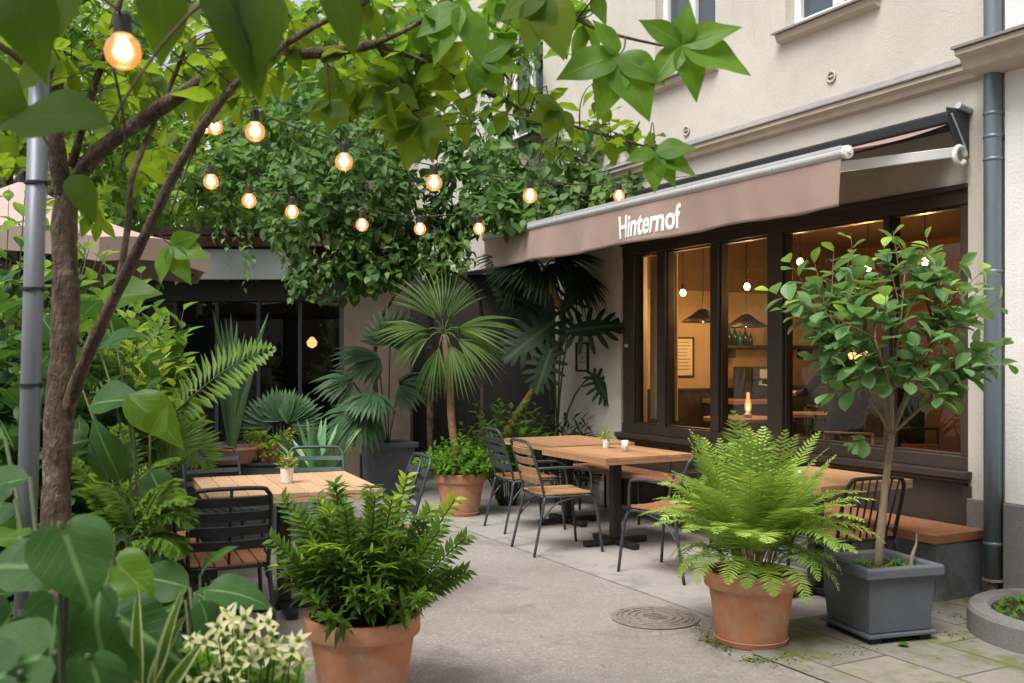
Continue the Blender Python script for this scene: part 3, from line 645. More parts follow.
tubechair(P(815, 400, 8.7), RF+.6, 'dark indoor chair left of the one with pale tube arms', M['blackm'], M['indark'], .9)
p = P(905, 438, 7.9); round_table_in(p, .3, .72, 'low round indoor table seen near the right jamb of the shop window')
p = P(812, 388, 9.4); round_table_in(p, .30, .95, 'tall indoor table in the gloom behind the big pane')
tl = P(853, 352, 10.8); th = thing('table_lamp', 'orange glowing lampshade deep in the shop behind the potted tree', 'lamp', (tl[0], tl[1], 1.2), 0)
w = MB(); w.lathe([(.13, .22), (.17, .42)], (0, 0, 0), 24); o = w.build('lamp_shade', M['warmshade'], th, smooth=True)
w = MB(); w.lathe([(.08, 0), (.08, .02), (.012, .04), (.012, .4)], (0, 0, 0), 16); w.build('stem', M['blackm'], th)
sb = thing('sideboard', 'black sideboard at the back of the shop carrying the orange lamp', 'sideboard', (tl[0], tl[1], 0), RF)
w = MB(); w.box((0, 0, .62), (1.5, .45, 1.14)); w.build('body', M['blackm'], sb, bevel=.01)
for sx in (-.37, .37):
    w = MB(); w.box((sx, -.232, .62), (.68, .012, 1.05)); w.build('door', M['blackm'], sb, bevel=.004)
plight(tl+A(-.1, -.3, .1), 9)
for px_, py_, Y_, lb_ in ((800, 262, 9.6, 'bare bulb added for warm light in the upper left of the big pane'), (868, 268, 8.8, 'bare bulb added to warm the room behind the crown of the potted tree'), (925, 262, 8.2, 'bare bulb added to light the room behind the rightmost pane')):  # extra bulbs with point lights, added to warm the back of the shop
    p = pendant_bulb(px_, py_, Y_, lb_); plight(p-A(0, 0, .12), 5)
tubechair(P(925, 410, 7.8), RF-.5, 'indoor chair in the rightmost pane', M['blackm'], M['woodred'], .9)
tubechair(P(838, 395, 9.6), RF+1.2, 'dark chair standing beside the tall indoor table', M['blackm'], M['indark'], 1.0)
# ---- person standing in the shop, back to the window
def person(c, rz, label):
    th = thing('person', label, 'person', c, rz)
    V = []; Rr = []; E = []
    def v(p, r, par=None):
        V.append(p); Rr.append(r)
        if par is not None: E.append((par, len(V)-1))
        return len(V)-1
    pel = v((0, 0, .95), .145); sp = v((.02, 0, 1.12), .13, pel); ch = v((.04, 0, 1.30), .145, sp); nk0 = v((.045, 0, 1.44), .075, ch); nk = v((.06, 0, 1.51), .052, nk0); h0 = v((.085, 0, 1.58), .078, nk); v((.085, 0, 1.67), .092, h0); v((.075, 0, 1.735), .055, len(V)-1)
    nose = v((.175, 0, 1.605), .016, h0)
    for sd in (-1, 1):
        hp = v((0, sd*.10, .90), .105, pel); kn = v((.03, sd*.11, .50), .062, hp); an = v((-.01, sd*.12, .09), .042, kn); v((.13, sd*.13, .045), .038, an)
        sh = v((.035, sd*.175, 1.385), .062, ch)
        if sd > 0: el = v((.16, sd*.30, 1.16), .042, sh); wr = v((.40, sd*.22, 1.14), .026, el); d = nrm(A(.24, -.06, .0)); sdv_ = A(.24, .97, 0)
        else: el = v((.02, sd*.25, 1.10), .042, sh); wr = v((.14, sd*.24, .88), .026, el); d = nrm(A(.3, 0, -.9)); sdv_ = A(.9, 0, .3)
        w0 = A(*V[wr]); pm = v(tuple(w0+d*.06), .030, wr)
        for k, (o_, l_) in enumerate(((-.03, .075), (-.01, .085), (.01, .08), (.03, .065))):
            b = v(tuple(w0+d*.10+sdv_*o_), .010, pm); v(tuple(w0+d*(.10+l_*.6)+sdv_*o_*1.1-A(0, 0, .01)), .009, b); v(tuple(w0+d*(.10+l_)+sdv_*o_*1.1-A(0, 0, .03)), .008, len(V)-1)
        b = v(tuple(w0+d*.05-sdv_*.045*sd), .011, pm); v(tuple(w0+d*.09-sdv_*.06*sd), .009, b)
    me = bpy.data.meshes.new('skeleton'); me.from_pydata(V, E, []); o = bpy.data.objects.new('skeleton', me); COL.objects.link(o)
    o.modifiers.new('k', 'SKIN')
    for i, sv in enumerate(me.skin_vertices[0].data): sv.radius = (Rr[i]*.72 if i in (0, 1, 2) else Rr[i], Rr[i]); sv.use_root = (i == 0)
    md = o.modifiers.new('s', 'SUBSURF'); md.levels = 2; md.render_levels = 2
    dg = bpy.context.evaluated_depsgraph_get(); bm_ = bpy.data.meshes.new_from_object(o.evaluated_get(dg)); bpy.data.objects.remove(o)
    bm_.name = 'body'; bm_.materials.append(surf('skin', (.50, .30, .20), (.45, .26, .17), 9, .5)); bm_.materials.append(surf('black_cloth', (.015, .015, .017), (.022, .022, .025), 9, .9, .3, 200)); bm_.materials.append(surf('dark_trousers', (.02, .022, .03), (.028, .03, .04), 9, .9, .3, 200))
    for p_ in bm_.polygons:
        z = p_.center.z; x = p_.center.x; y = p_.center.y
        hand = (x > .36 and z > .9) or (y < -.19 and z < .89 and x > .10)
        p_.material_index = 0 if (z > 1.475 or hand) else (1 if z > .92 or abs(y) > .205 and z > .8 else 2); p_.use_smooth = True
    b = bpy.data.objects.new('body', bm_); COL.objects.link(b); b.parent = th
    w = MB(); prof = [(.001, 1.785), (.05, 1.775), (.088, 1.735), (.102, 1.67), (.096, 1.60), (.075, 1.55), (.06, 1.54), (.07, 1.62)]
    w.lathe([(r, z) for r, z in prof], (.062, 0, 0), 24); w.build('hair', surf('dark_hair', (.03, .018, .01), (.015, .01, .006), 60, .6, .6, 120, stretch=(1, 1, .1)), th, smooth=True)
    return th
person(((845-512)/FPX*8.95, 8.95, .03), math.atan2(.85, -.35), 'person in black clothes standing inside behind the big pane, back turned to the window')
# ================================================================== FURNITURE
def rad(d): return math.atan2(d[1], d[0])
RT0 = R(22.7)
def table(name, label, c, rz, wx, wy, matt, base='cross', nsl=0, h=.75):
    th = thing(name, label, 'table', (c[0], c[1], .004), rz, 'courtyard tables')
    w = MB()
    if nsl:
        pw = wx/nsl
        for i in range(nsl): w.box((-wx/2+pw*(i+.5), 0, h-.0125), (pw-.004, wy, .025))
    else: 
        k = 7; pw = wy/k
        for i in range(k): w.box((0, -wy/2+pw*(i+.5), h-.0125), (wx, pw-.0015, .025))
    w.build('tabletop', matt, th, bevel=.002)
    w = MB()
    for s_ in (-1, 1): w.box((0, s_*(wy/2-.012), h-.04), (wx-.002, .022, .028)); w.box((s_*(wx/2-.012), 0, h-.04), (.022, wy-.05, .028))
    w.build('apron', matt, th, bevel=.002)
    w = MB(); w.box((0, 0, .04+(h-.1)/2), (.075, .075, h-.12)); w.box((0, 0, h-.062), (.4, .4, .012)); w.build('pedestal', M['blackm'], th, bevel=.006)
    w = MB()
    for a in (0, 1):
        ax = np.array([[1, 0, 0], [0, 1, 0], [0, 0, 1.0]]) if a == 0 else np.array([[0, 1, 0], [-1, 0, 0], [0, 0, 1.0]])
        w.box((0, 0, .03+.002*a), (.58, .07, .035), ax)
        for s_ in (-1, 1): w.box(A(0, 0, .008)+ax[0]*s_*.26, (.06, .06, .012), ax)
    w.build('foot', M['blackm'], th, bevel=.006)
    return th
def make_chair(label, style='wood', arms=True, mf='blackm', c=(0, 0), rz=0, group='courtyard chairs', back_h=.86):
    # local frame: faces +x, back at -x
    th = thing('metal_chair', label, 'chair', (c[0], c[1], .004), rz, group)
    fm = M[mf]; w = MB(); sw = .42
    if style in ('wood', 'black', 'spindle'):
        for i in range(6): w.box((0, -sw/2+sw/6*(i+.5), .452+.004*abs(i-2.5)), (.42, sw/6-.006, .016))
        w.build('seat', M['woodred'] if style != 'wood' else M['wood'], th, bevel=.004)
    else:
        for i in range(7): w.box((0, -sw/2+sw/7*(i+.5), .452), (.42, sw/7-.014, .008))
        w.build('seat', fm, th, bevel=.002)
    w = MB()
    rail = smooth_path([A(-.2, -.2, .438), A(.17, -.2, .438), A(.205, -.15, .438), A(.205, .15, .438), A(.17, .2, .438), A(-.2, .2, .438)], 3)
    w.tube(rail+[rail[0]], .009, 8); w.build('seat_frame', fm, th, smooth=True)
    for sy in (-1, 1):
        w = MB(); w.tube(smooth_path([A(.27, sy*.235, 0), A(.235, sy*.22, .3), A(.205, sy*.205, .42), A(.14, sy*.2, .44)], 4), [.011]*13, 8); w.build('leg', fm, th, smooth=True)
        w = MB(); w.tube(smooth_path([A(-.30, sy*.225, 0), A(-.235, sy*.21, .28), A(-.2, sy*.2, .44)], 4), .011, 8); w.build('leg', fm, th, smooth=True)
        w = MB(); w.tube(smooth_path([A(-.235, sy*.21, .26), A(-.12, sy*.205, .38), A(.05, sy*.2, .425), A(.12, sy*.2, .432)], 4), .007, 6); w.build('stretcher', fm, th, smooth=True)
    bx = lambda z: -.2-.10*(z-.44)/.42-.03*((z-.44)/.42)**2
    zt = back_h
    w = MB(); pts = [A(bx(.44), -.195, .44), A(bx(.6), -.2, .6), A(bx(zt-.07), -.195, zt-.07), A(bx(zt-.02), -.175, zt-.02), A(bx(zt), -.13, zt), A(bx(zt), .13, zt), A(bx(zt-.02), .175, zt-.02), A(bx(zt-.07), .195, zt-.07), A(bx(.6), .2, .6), A(bx(.44), .195, .44)]
    w.tube(smooth_path(pts, 4), .0115, 8)
    if style == 'black': w.tube([A(bx(.46), 0, .46), A(bx(zt), 0, zt)], .008, 8)
    w.build('back_frame', fm, th, smooth=True)
    w = MB()
    if style == 'spindle':
        for i in range(7):
            y = -.15+i*.05; w.tube([A(bx(.47), y*.9, .46), A(bx(zt-.01), y, zt-.01)], .006, 6)
        w.build('backrest', fm, th, smooth=True)
    else:
        zs = (.56, .635, .71, .785) if style != 'slim' else (.6, .68, .76)
        for z in zs:
            hgt = .046 if style != 'slim' else .03
            w.grid(lambda i, j, z=z, hgt=hgt: A(bx(z+(j-.5)*hgt)+.004-.028*(1-(2*i-1)**2)-.0, (-.19+.38*i), z+(j-.5)*hgt), 8, 1)
        w.build('backrest', M['wood'] if style == 'wood' else fm, th, solid=.012)
    if arms:
        for sy in (-1, 1):
            w = MB(); w.tube(smooth_path([A(bx(.66), sy*.2, .66), A(-.05, sy*.235, .665), A(.12, sy*.24, .655), A(.165, sy*.235, .62), A(.19, sy*.215, .44)], 4), .010, 8); w.build('armrest', fm, th, smooth=True)
    return th
# left table and its chairs
ex = A(cos(RT0), sin(RT0), 0); ey = A(-sin(RT0), cos(RT0), 0)
LT = A(-1.624, 5.33, 0)+ex*.48+ey*.475
table('courtyard_table', 'pale slatted square table on the left behind the glossy shrub', LT, RT0, .96, .95, M['woodpale'], nsl=9)
make_chair('black slat-backed chair with reddish seat, its back to us at the pale table', 'black', True, 'blackm', LT-ey*.64-ex*.42, RT0+pi/2, back_h=.85)
make_chair('black chair half hidden by palm leaves at the left side of the pale table', 'black', True, 'blackm', LT-ex*.70-ey*.02, RT0)
make_chair('grey chair seen edge-on at the right side of the pale table', 'black', False, 'greym', LT+ex*.53+ey*.0, RT0+pi, back_h=.88)
make_chair('wide dark grey chair behind the pale table, by the plant troughs', 'slim', False, 'greym', P(222, 520, 6.95)*A(1, 1, 0), RT0-pi/2+.15, back_h=.84)
make_chair('thin green wire chair behind the pale table', 'slim', False, 'greenm', P(316, 520, 7.0)*A(1, 1, 0), RT0-pi/2-.2, back_h=.84)
# right tables
def ftab(t0, t1, o0, o1): return F((t0+t1)/2, (o0+o1)/2, 0)
table('courtyard_table', 'nearer brown table against the shop front with a white cup near its middle', ftab(2.05, 3.0, .70, 1.52), RF, .95, .82, M['wood'])
table('courtyard_table', 'farther brown table standing in the corner below the dark palm', ftab(3.12, 4.06, .5, 1.32), RF, .94, .82, M['wood'])
table('courtyard_table', 'brown table between the big fern and the square planter', ftab(.1, .95, .55, 1.32), RF, .85, .77, M['wood'])
make_chair('wooden-backed armchair at the left side of the nearer shop front table', 'wood', True, 'greym', (.36, 7.8), R(22))
make_chair('black chair with wood seat at the left side of the farther table', 'black', False, 'greym', (.12, 8.78), R(24), back_h=.88)
make_chair('dark armchair between the nearer table and the big fern', 'black', True, 'greym', (1.10, 6.93), RF+pi+R(14), back_h=.84)
make_chair('black spindle-backed chair behind the square grey planter', 'spindle', False, 'blackm', (1.99, 5.97), R(108), back_h=.81)
# bench
bn = thing('bench', 'wooden-topped bench on a solid grey base under the right end of the shop window', 'bench', F(1, .25, 0), 0)
w = MB(); w.fbox(.0, 2.0, .03, .46, .0, .36); w.build('base', M['benchgrey'], bn, world=True, bevel=.006)
w = MB(); w.fbox(-.015, 2.02, .025, .25, .361, .42); w.fbox(-.015, 2.02, .253, .49, .361, .42); w.build('seat', M['woodred'], bn, world=True, bevel=.006)
bn = thing('bench', 'slim wooden bench with thin dark legs along the wall behind the nearer table', 'bench', F(3, .25, 0), 0)
w = MB(); w.fbox(2.1, 4.3, .06, .25, .41, .45); w.fbox(2.1, 4.3, .253, .45, .41, .45); w.build('seat', M['woodred'], bn, world=True, bevel=.005)
for t in (2.2, 3.2, 4.2):
    for o in (.1, .4):
        w = MB(); w.tube([F(t, o, 0.004), F(t, o, .409)], .013, 8); w.build('leg', M['blackm'], bn, world=True)
# small things on tables
def cup(c, r, h, label, name='cup', lip=True):
    th = MB(); th.lathe([(0, 0), (r*.85, 0), (r, h), (r*.9, h), (r*.78, .008), (0, .008)], (0, 0, 0), 24)
    o = th.build(name, M['ceramic'], smooth=True); o.location = tuple(float(v) for v in c); return tag(o, label, 'cup')
zt = .757
cup(P(625, 447.5, 7.0)*0+A(*(((625-512)/FPX*7.95), 7.95, zt)), .03, .085, 'plain white cup on the nearer shop front table')
def tiny_plant(c, label, r, h, mats, kind='leafy', potm=None):
    th = thing('table_plant', label, 'potted plant', c, 0, 'small plants on the tables')
    w = MB(); w.lathe([(0, 0), (r*.85, 0), (r, h), (r*.88, h), (r*.8, h-.012), (0, h-.012)], (0, 0, 0), 20); w.build('pot', potm or M['ceramic'], th, smooth=False)
    w = MB()
    for i in range(46):
        a = random.random()*2*pi; e = random.uniform(.1, 1.3); d = A(cos(a)*cos(e), sin(a)*cos(e), sin(e)); b = A(0, 0, h-.01)+d*random.uniform(.01, .065)*A(1, 1, 1.3)
        w.leaf(T_OVs, b, nrm(d+A(0, 0, .2)), UPV+rng.normal(0, .3, 3), random.uniform(.025, .045), mat=0, rv=random.random())
    w.build('leaves', mats, th, smooth=True)
    if kind == 'flower':
        w = MB()
        for i in range(16):
            a = random.random()*2*pi; rr = random.uniform(0, .035); b = A(cos(a)*rr, sin(a)*rr, h+.045+random.uniform(-.01, .015))
            for k in range(5):
                w.leaf(T_OVs, b, A(cos(k*1.26+i), sin(k*1.26+i), .5), UPV, .018, mat=0)
        w.build('flowers', surf('flower_pink', (.75, .42, .28), (.70, .55, .25), 40, .6), th)
tiny_plant((((606-512)/FPX*8.25), 8.25, zt), 'small green sprig in a white pot on the nearer shop front table', .03, .07, L['lime'])
tiny_plant(((287-512)/FPX*5.95, 5.95, zt), 'pink and yellow succulent in a cream pot on the pale table', .04, .085, L['lime'], 'flower')
w = MB(); w.lathe([(0, 0), (.02, 0), (.022, .05), (.015, .055), (0, .055)], (0, 0, 0), 14); o = w.build('candle_jar', M['ceramic'], smooth=True); o.location = ((801-512)/FPX*6.1, 6.1, zt); tag(o, 'tiny white candle jar on the table behind the big fern', 'candle')
# ================================================================== POTS AND PLANTS
def terra_pot(name, label, c, rr, hh, saucer=True, cat='pot plant', group='terracotta pot plants'):
    th = thing(name, label, cat, (c[0], c[1], .004), 0, group)
    k = rr; b = rr*.72
    w = MB(); w.lathe([(0, .012), (b, .012), (b+.004, .02), (k*.90, hh*.78), (k*.985, hh*.79), (k, hh*.81), (k, hh*.975), (k*.985, hh), (k*.92, hh), (k*.90, hh*.97), (k*.86, hh*.84), (0, hh*.84)], (0, 0, 0), 56)
    po = w.build('pot', M['terra'], th, smooth=True)
    md = po.modifiers.new('e', 'EDGE_SPLIT'); md.split_angle = R(38)
    w = MB(); w.lathe([(0, hh*.875), (k*.5, hh*.88), (k*.87, hh*.86)], (0, 0, 0), 30); w.build('soil', M['soil'], th)
    if saucer:
        w = MB(); w.lathe([(0, 0), (b*1.02, 0), (b*1.10, .03), (b*1.06, .032), (b*1.0, .01), (0, .01)], (0, 0, 0), 48); w.build('saucer', M['terra'], th, smooth=False)
    return th
def frond(mb, p0, d0, Ln, droop, npair, lf, mat=0, tpl=T_PIN, rach=.004, rmat=1, start=.22, sweep=.5, wl=None, side=None, rv0=.3, rv1=.9, nf=.05, fold=.25, hang=0.0):
    """arching pinnate frond"""
    d0 = nrm(d0); pts = []; p = np.array(p0, float); d = d0.copy(); K = 18
    for k in range(K+1):
        pts.append(p.copy()); d = nrm(d+A(0, 0, -1)*droop*(k/K)**1.0/K*3.0); p = p+d*Ln/K
    mb.tube(pts, [rach*(1-.8*k/K) for k in range(K+1)], 5, rmat)
    s0 = side if side is not None else None
    rvb = random.uniform(rv0, rv1)
    for k in range(npair):
        f = start+(1-start)*k/(npair-1)*.985; x = f*K; i = min(int(x), K-1); fr = x-i; q = pts[i]*(1-fr)+pts[i+1]*fr
        tg = nrm(pts[i+1]-pts[i]); sd = np.cross(tg, UPV) if s0 is None else s0
        sd = nrm(sd-tg*np.dot(sd, tg)); up = nrm(np.cross(sd, tg))
        if up[2] < 0 and s0 is None: up = -up
        g_ = (f-start)/(1-start); ll = lf*(sin(pi*min(1, .18+g_*.82))**.75)*random.uniform(.9, 1.08)+.008
        for s_ in (-1, 1):
            dd = nrm(sd*s_+tg*(sweep+.3*g_)+up*fold+A(0, 0, -hang)+rng.normal(0, nf, 3))
            mb.leaf(tpl, q, dd, up+rng.normal(0, .12, 3), ll, (ll if wl is None else wl), mat, min(1, max(0, rvb+random.uniform(-.12, .12)+.15*g_)))
# ---- fern pot
FP = A(1.265, 5.27, 0)
th = terra_pot('potted_fern', 'big terracotta pot with a bright green fern beside the manhole cover', FP, .245, .375)
w = MB(); base = A(0, 0, .34)
for i in range(80):
    a = i*2.39996+.4; g_ = ((i*37) % 80)/80; e = .15+1.2*g_**.9; dr = random.uniform(.8, 1.25)
    d = A(cos(a)*cos(e), sin(a)*cos(e), sin(e)); Ln = random.uniform(.42, .57)*(1.0+.34*sin(e)**4); b = base+A(cos(a), sin(a), 0)*random.uniform(.02, .10)
    rise = b+A(cos(a)*.05*(1.4-g_), sin(a)*.05*(1.4-g_), random.uniform(.12, .22)); w.tube(bez(b, b+(rise-b)*A(.3, .3, .6), rise, 5), .0032, 5, 1)
    frond(w, rise, nrm(d+A(0, 0, .25*cos(e))), Ln, .95*dr*(1.15-.75*sin(e)), 30, .105+.025*random.random(), wl=.070, start=.06, rach=.0028, sweep=.22, nf=.08, fold=.1, rv0=.15, rv1=.95)
for i in range(22):     # outer fronds that arch down over the rim
    a = i*2.39996+1.1; d = A(cos(a), sin(a), random.uniform(.15, .55)); b = base+A(cos(a), sin(a), 0)*.10; rise = b+A(cos(a)*.06, sin(a)*.06, random.uniform(.08, .13))
    w.tube([b, (b+rise)/2, rise], .003, 5, 1); frond(w, rise, d, random.uniform(.26, .40), 1.5, 22, .08, wl=.055, start=.05, rach=.0026, sweep=.22, nf=.08, fold=.1, rv0=.1, rv1=.8)
w.build('fronds', [L['fern'], surf('fern_stem', (.28, .24, .08), (.20, .15, .05), 14, .6)], th, smooth=True)
# ---- shoots based plants
def shoot(mb, p0, p1, rad0, leafs, Ln, tpl, mat=0, tm=1, start=.4, bend=.25, spread=1.0, droop=.15, rv=(0, .7), tip=.2, W=None, seg=5, jitter=.15, wob=None, whorl=1, upk=1.0):
    p0 = np.asarray(p0, float); p1 = np.asarray(p1, float); ln = np.linalg.norm(p1-p0)
    mid = (p0+p1)/2+A(0, 0, ln*bend)*np.array([1, 1, 1]) if wob is None else (p0+p1)/2+wob
    pts = bez(p0, mid, p1, 7)
    if rad0 > 0: mb.tube(pts, [max(rad0*(1-.75*k/6), .0008) for k in range(7)], seg, tm)
    ph = random.random()*6
    for k in range(leafs):
        f = start+(1-start)*(k+.5)/leafs; x = f*6; i = min(int(x), 5); q = pts[i]+(pts[i+1]-pts[i])*(x-i); tg = nrm(pts[i+1]-pts[i])
        a_ = nrm(np.cross(tg, A(.3, .2, 1))); b_ = np.cross(tg, a_)
        for h in range(whorl):
            w_ = ph+k*2.4+h*2*pi/whorl; rd = a_*cos(w_)+b_*sin(w_)
            d = nrm(rd*spread+tg*(.45+.8*f**3)+A(0, 0, -droop)+rng.normal(0, jitter, 3))
            l_ = Ln*random.uniform(.75, 1.15)*(1-.35*max(0, f-.75)/.25)
            mb.leaf(tpl, q, d, nrm(UPV*upk+tg*.4+rng.normal(0, .25, 3)), l_, (W or 1)*l_, mat, min(1, max(0, random.uniform(*rv)+tip*max(0, f-.7)/.3)))
# ---- front shrub
SP = A(-.655, 4.37, 0)
th = terra_pot('potted_shrub', 'terracotta pot with a glossy dark green shrub in the near foreground', SP, .252, .375)
w = MB()
for i in range(100):
    a = i*2.39996+.3; rr = sqrt((i+.5)/100)*random.uniform(.8, 1.12)
    tgt = A(cos(a)*.40*rr, sin(a)*.38*rr, .36+.56*max(.0, 1-rr**2*.62)*random.uniform(.62, 1.0)+random.uniform(-.06, .05))
    b = A(cos(a)*.07, sin(a)*.07, .31); hi = random.random()**2.2
    shoot(w, b, tgt, .005, 20, random.uniform(.075, .105), T_LA, W=1.15, start=.42, bend=.08*random.random(), spread=.95, droop=-.05, rv=(.0, .45), tip=.3+.8*hi, seg=5, jitter=.12)
    if i % 3 == 0:      # terminal rosette of fresh leaves
        for k in range(9):
            aa = k*2.4; dd = A(cos(aa), sin(aa), .55-.05*k); w.leaf(T_LA, tgt, dd, UPV, random.uniform(.06, .09), .10, 0, min(1, .35+.6*hi+random.uniform(-.1, .1)))
for (px, py, dy, y_) in ((407, 478, 0, 1), (455, 500, -.05, .9), (335, 485, .1, .3), (466, 538, -.1, .3), (466, 572, -.05, .2), (283, 500, 0, .6), (272, 540, 0, .3), (375, 497, -.2, .5), (430, 510, 0, .8), (300, 515, -.1, .7), (392, 500, -.2, .9), (345, 510, -.25, .4), (318, 500, .1, .5), (290, 560, -.2, .3), (440, 530, -.2, .6)):
    tg = P(px, py, 4.37+dy)-SP; st = A(tg[0]*.25, tg[1]*.25, .36); pts = bez(st, (st+tg)/2+A(0, 0, .03), tg, 8); w.tube(pts, .003, 5, 1)
    for k in range(26):
        f = .35+.65*k/25; x = f*7; i_ = min(int(x), 6); q_ = pts[i_]+(pts[i_+1]-pts[i_])*(x-i_); tgd = nrm(pts[i_+1]-pts[i_]); sd = nrm(np.cross(tgd, A(0, -1, .2)))*(1 if k % 2 else -1)
        w.leaf(T_LA, q_, sd+tgd*(.55+.5*f)+rng.normal(0, .12, 3)+A(0, -.15, 0), A(0, -.7, .7), .085*(1.1-.4*f), .095, 0, min(1, .22+y_*.85*f**1.3+random.uniform(-.08, .08)))
w.build('foliage', [L['shrub'], M['twig']], th, smooth=True)
# ---- square planter with small tree
PC = A(1.99, 5.42, 0); RP = R(17)
th = thing('planter_tree', 'small round-leaved tree in a square slate grey planter by the bench', 'potted tree', (PC[0], PC[1], .008), RP)
def sqpot(th, hw, h, mat, feet=True, taper=.88, rim=.03, z0=.05):
    w = MB(); t_ = taper
    def ring(s_, z): return [(-s_, -s_, z), (s_, -s_, z), (s_, s_, z), (-s_, s_, z)]
    lv = [ring(hw*t_, z0), ring(hw*.97, h-.06), ring(hw+.02, h-.058), ring(hw+.025, h-.05), ring(hw+.025, h-.005), ring(hw+.018, h), ring(hw-.02, h), ring(hw-.025, h-.01), ring(hw-.03, h-.07)]
    vs = [v for r_ in lv for v in r_]; fs = [(0, 3, 2, 1)]
    for i in range(len(lv)-1):
        for k in range(4): fs.append((i*4+k, i*4+(k+1) % 4, i*4+4+(k+1) % 4, i*4+4+k))
    fs.append(tuple(range(len(vs)-4, len(vs)))); w.add(vs, fs); w.build('planter_box', mat, th, bevel=.007)
    w = MB(); w.grid(lambda i, j: A((i-.5)*2*(hw-.031), (j-.5)*2*(hw-.031), h-.05+.012*sin(i*9)*cos(j*7)), 8, 8); w.build('soil', M['soil'], th, smooth=True)
    if feet:
        w = MB(); w.box((0, 0, .04), (2*hw*t_+.05, 2*hw*t_+.05, .018)); w.build('tray', mat, th, bevel=.004)
        w = MB()
        for sx in (-1, 1):
            for sy in (-1, 1): w.box((sx*hw*.72, sy*hw*.72, .0155), (.07, .07, .031))
        w.build('planter_foot', M['rubber'], th, bevel=.003)
sqpot(th, .215, .40, M['slate'])
def S(px, py, dy=0): return P(px, py, PC[1]+dy)-PC
def loc(v): return A(v[0]*cos(-RP)-v[1]*sin(-RP), v[0]*sin(-RP)+v[1]*cos(-RP), v[2])
tr = MB(); fo = MB(); B0 = A(0, 0, .34)
trunk = [A(0, 0, .33)]+[loc(S(x, y)) for x, y in ((882, 520), (886, 480), (892, 435))]
tr.tube(smooth_path(trunk, 4), [.024-.007*i/12 for i in range(13)], 12)
crot = trunk[-1]; brs = []
for tips in (((868, 395), (845, 355), (815, 310)), ((905, 400), (925, 370), (960, 330)), ((893, 380), (900, 330), (905, 270)), ((880, 380), (862, 320), (850, 270)), ((925, 405), (955, 375), (985, 350)), ((890, 390), (875, 340), (880, 300)), ((915, 380), (935, 330), (945, 290))):
    pp = [crot]+[loc(S(x, y, dy)) for (x, y), dy in zip(tips, np.cumsum(rng.normal(0, .09, 3)))]
    tr.tube(smooth_path(pp, 4), [.012-.0085*i/12 for i in range(13)], 8); brs.append(pp)
ends = [(851, 238), (893, 235), (925, 238), (768, 292), (790, 262), (815, 262), (1005, 345), (985, 270), (965, 262), (1000, 300), (940, 262), (870, 262), (812, 335), (808, 360), (830, 370), (985, 365), (950, 380), (835, 250), (905, 250), (955, 400), (800, 300), (880, 290), (850, 340), (910, 345), (930, 320), (870, 375), (780, 310), (1010, 365), (975, 310), (840, 300), (900, 300), (825, 395), (965, 350), (905, 380)]
allb = [(p_, i) for pp in brs for i, p_ in enumerate(smooth_path(pp, 4)) if i > 3]
bp_ = np.array([a for a, b in allb])
def crown_twig(T, fcnt, Ln, tip):
    j = np.argmin(np.linalg.norm(bp_-(T*.65+crot*.35), axis=1)); st = bp_[j]
    shoot(fo, st, T, .005, fcnt, Ln, T_OB, start=.25, bend=.05, spread=1.1, droop=.05, rv=(0, .62), tip=tip, jitter=.2)
for k, (x, y) in enumerate(ends):
    for r_ in range(3):
        dy = random.uniform(-.40, .40); sc = random.uniform(.7, .98) if r_ else 1.02
        T = loc(S(890+(x-890)*sc+random.uniform(-10, 10)*(r_ > 0), 350+(y-350)*sc+random.uniform(-10, 10)*(r_ > 0), dy if r_ else dy*.4))
        crown_twig(T, 6, .122, 1.1 if y < 305 and r_ < 2 else .25)
T = loc(S(852, 447, -.1)); shoot(fo, trunk[-1]*.85+trunk[-2]*.15, T, .004, 6, .10, T_OB, start=.6, bend=.2)
tr.build('trunk', M['paletrunk'], th, smooth=True); fo.build('crown', [L['ptree'], surf('red_twig', (.22, .09, .04), (.14, .07, .03), 14, .7)], th, smooth=True)
w = MB()
for i in range(150):
    b = A(random.uniform(-.17, .17), random.uniform(-.17, .17), .36); w.leaf(T_OVs, b, rng.normal(0, .6, 3)+A(0, 0, .7), UPV, random.uniform(.015, .04))
tag(w.build('weeds', L['bright'], th), kind='stuff')
w = MB(); a = A(.15, -.08, .35); w.tube([a, a+A(.01, 0, .07), a+A(.035, 0, .13), a+A(.04, 0, .19)], [.012, .010, .007, .003], 7); w.build('stub', M['paletrunk'], th)
# ---- fan palm helper
def fan(mb, c, d, nrml, Rr, nseg=26, span=2.5, mat=0, W=.045, droop=.5, rv=(.2, .8), tpl=T_ST, pet=None, pr=.008, pm=1, fuse=.0):
    d = nrm(d); nn = nrm(nrml-d*np.dot(nrml, d)); s_ = np.cross(nn, d)
    if pet is not None: mb.tube(bez(pet, (pet+c)/2+A(0, 0, .08), c, 6), pr, 6, pm)
    for k in range(nseg):
        a = -span+2*span*k/(nseg-1)
        dd = d*cos(a)+s_*sin(a)+nn*random.uniform(-.05, .12)+A(0, 0, -droop*.35)
        mb.leaf(tpl, c+nn*.002*k, dd, nn, Rr*random.uniform(.9, 1.05)*(1-.2*abs(a)/span), W/.1, mat, random.uniform(*rv))
T_FAN = leaf_tpl(lambda y: min(1, .12+y*1.9)*max(.0, 1-max(0, y-.45)/.55)**.8, 9, 2, .45, .75, .1)
T_FANs = leaf_tpl(lambda y: min(1, .1+y*2.2)*max(.0, 1-max(0, y-.6)/.4)**.8, 6, 2, .5, .3, .1)
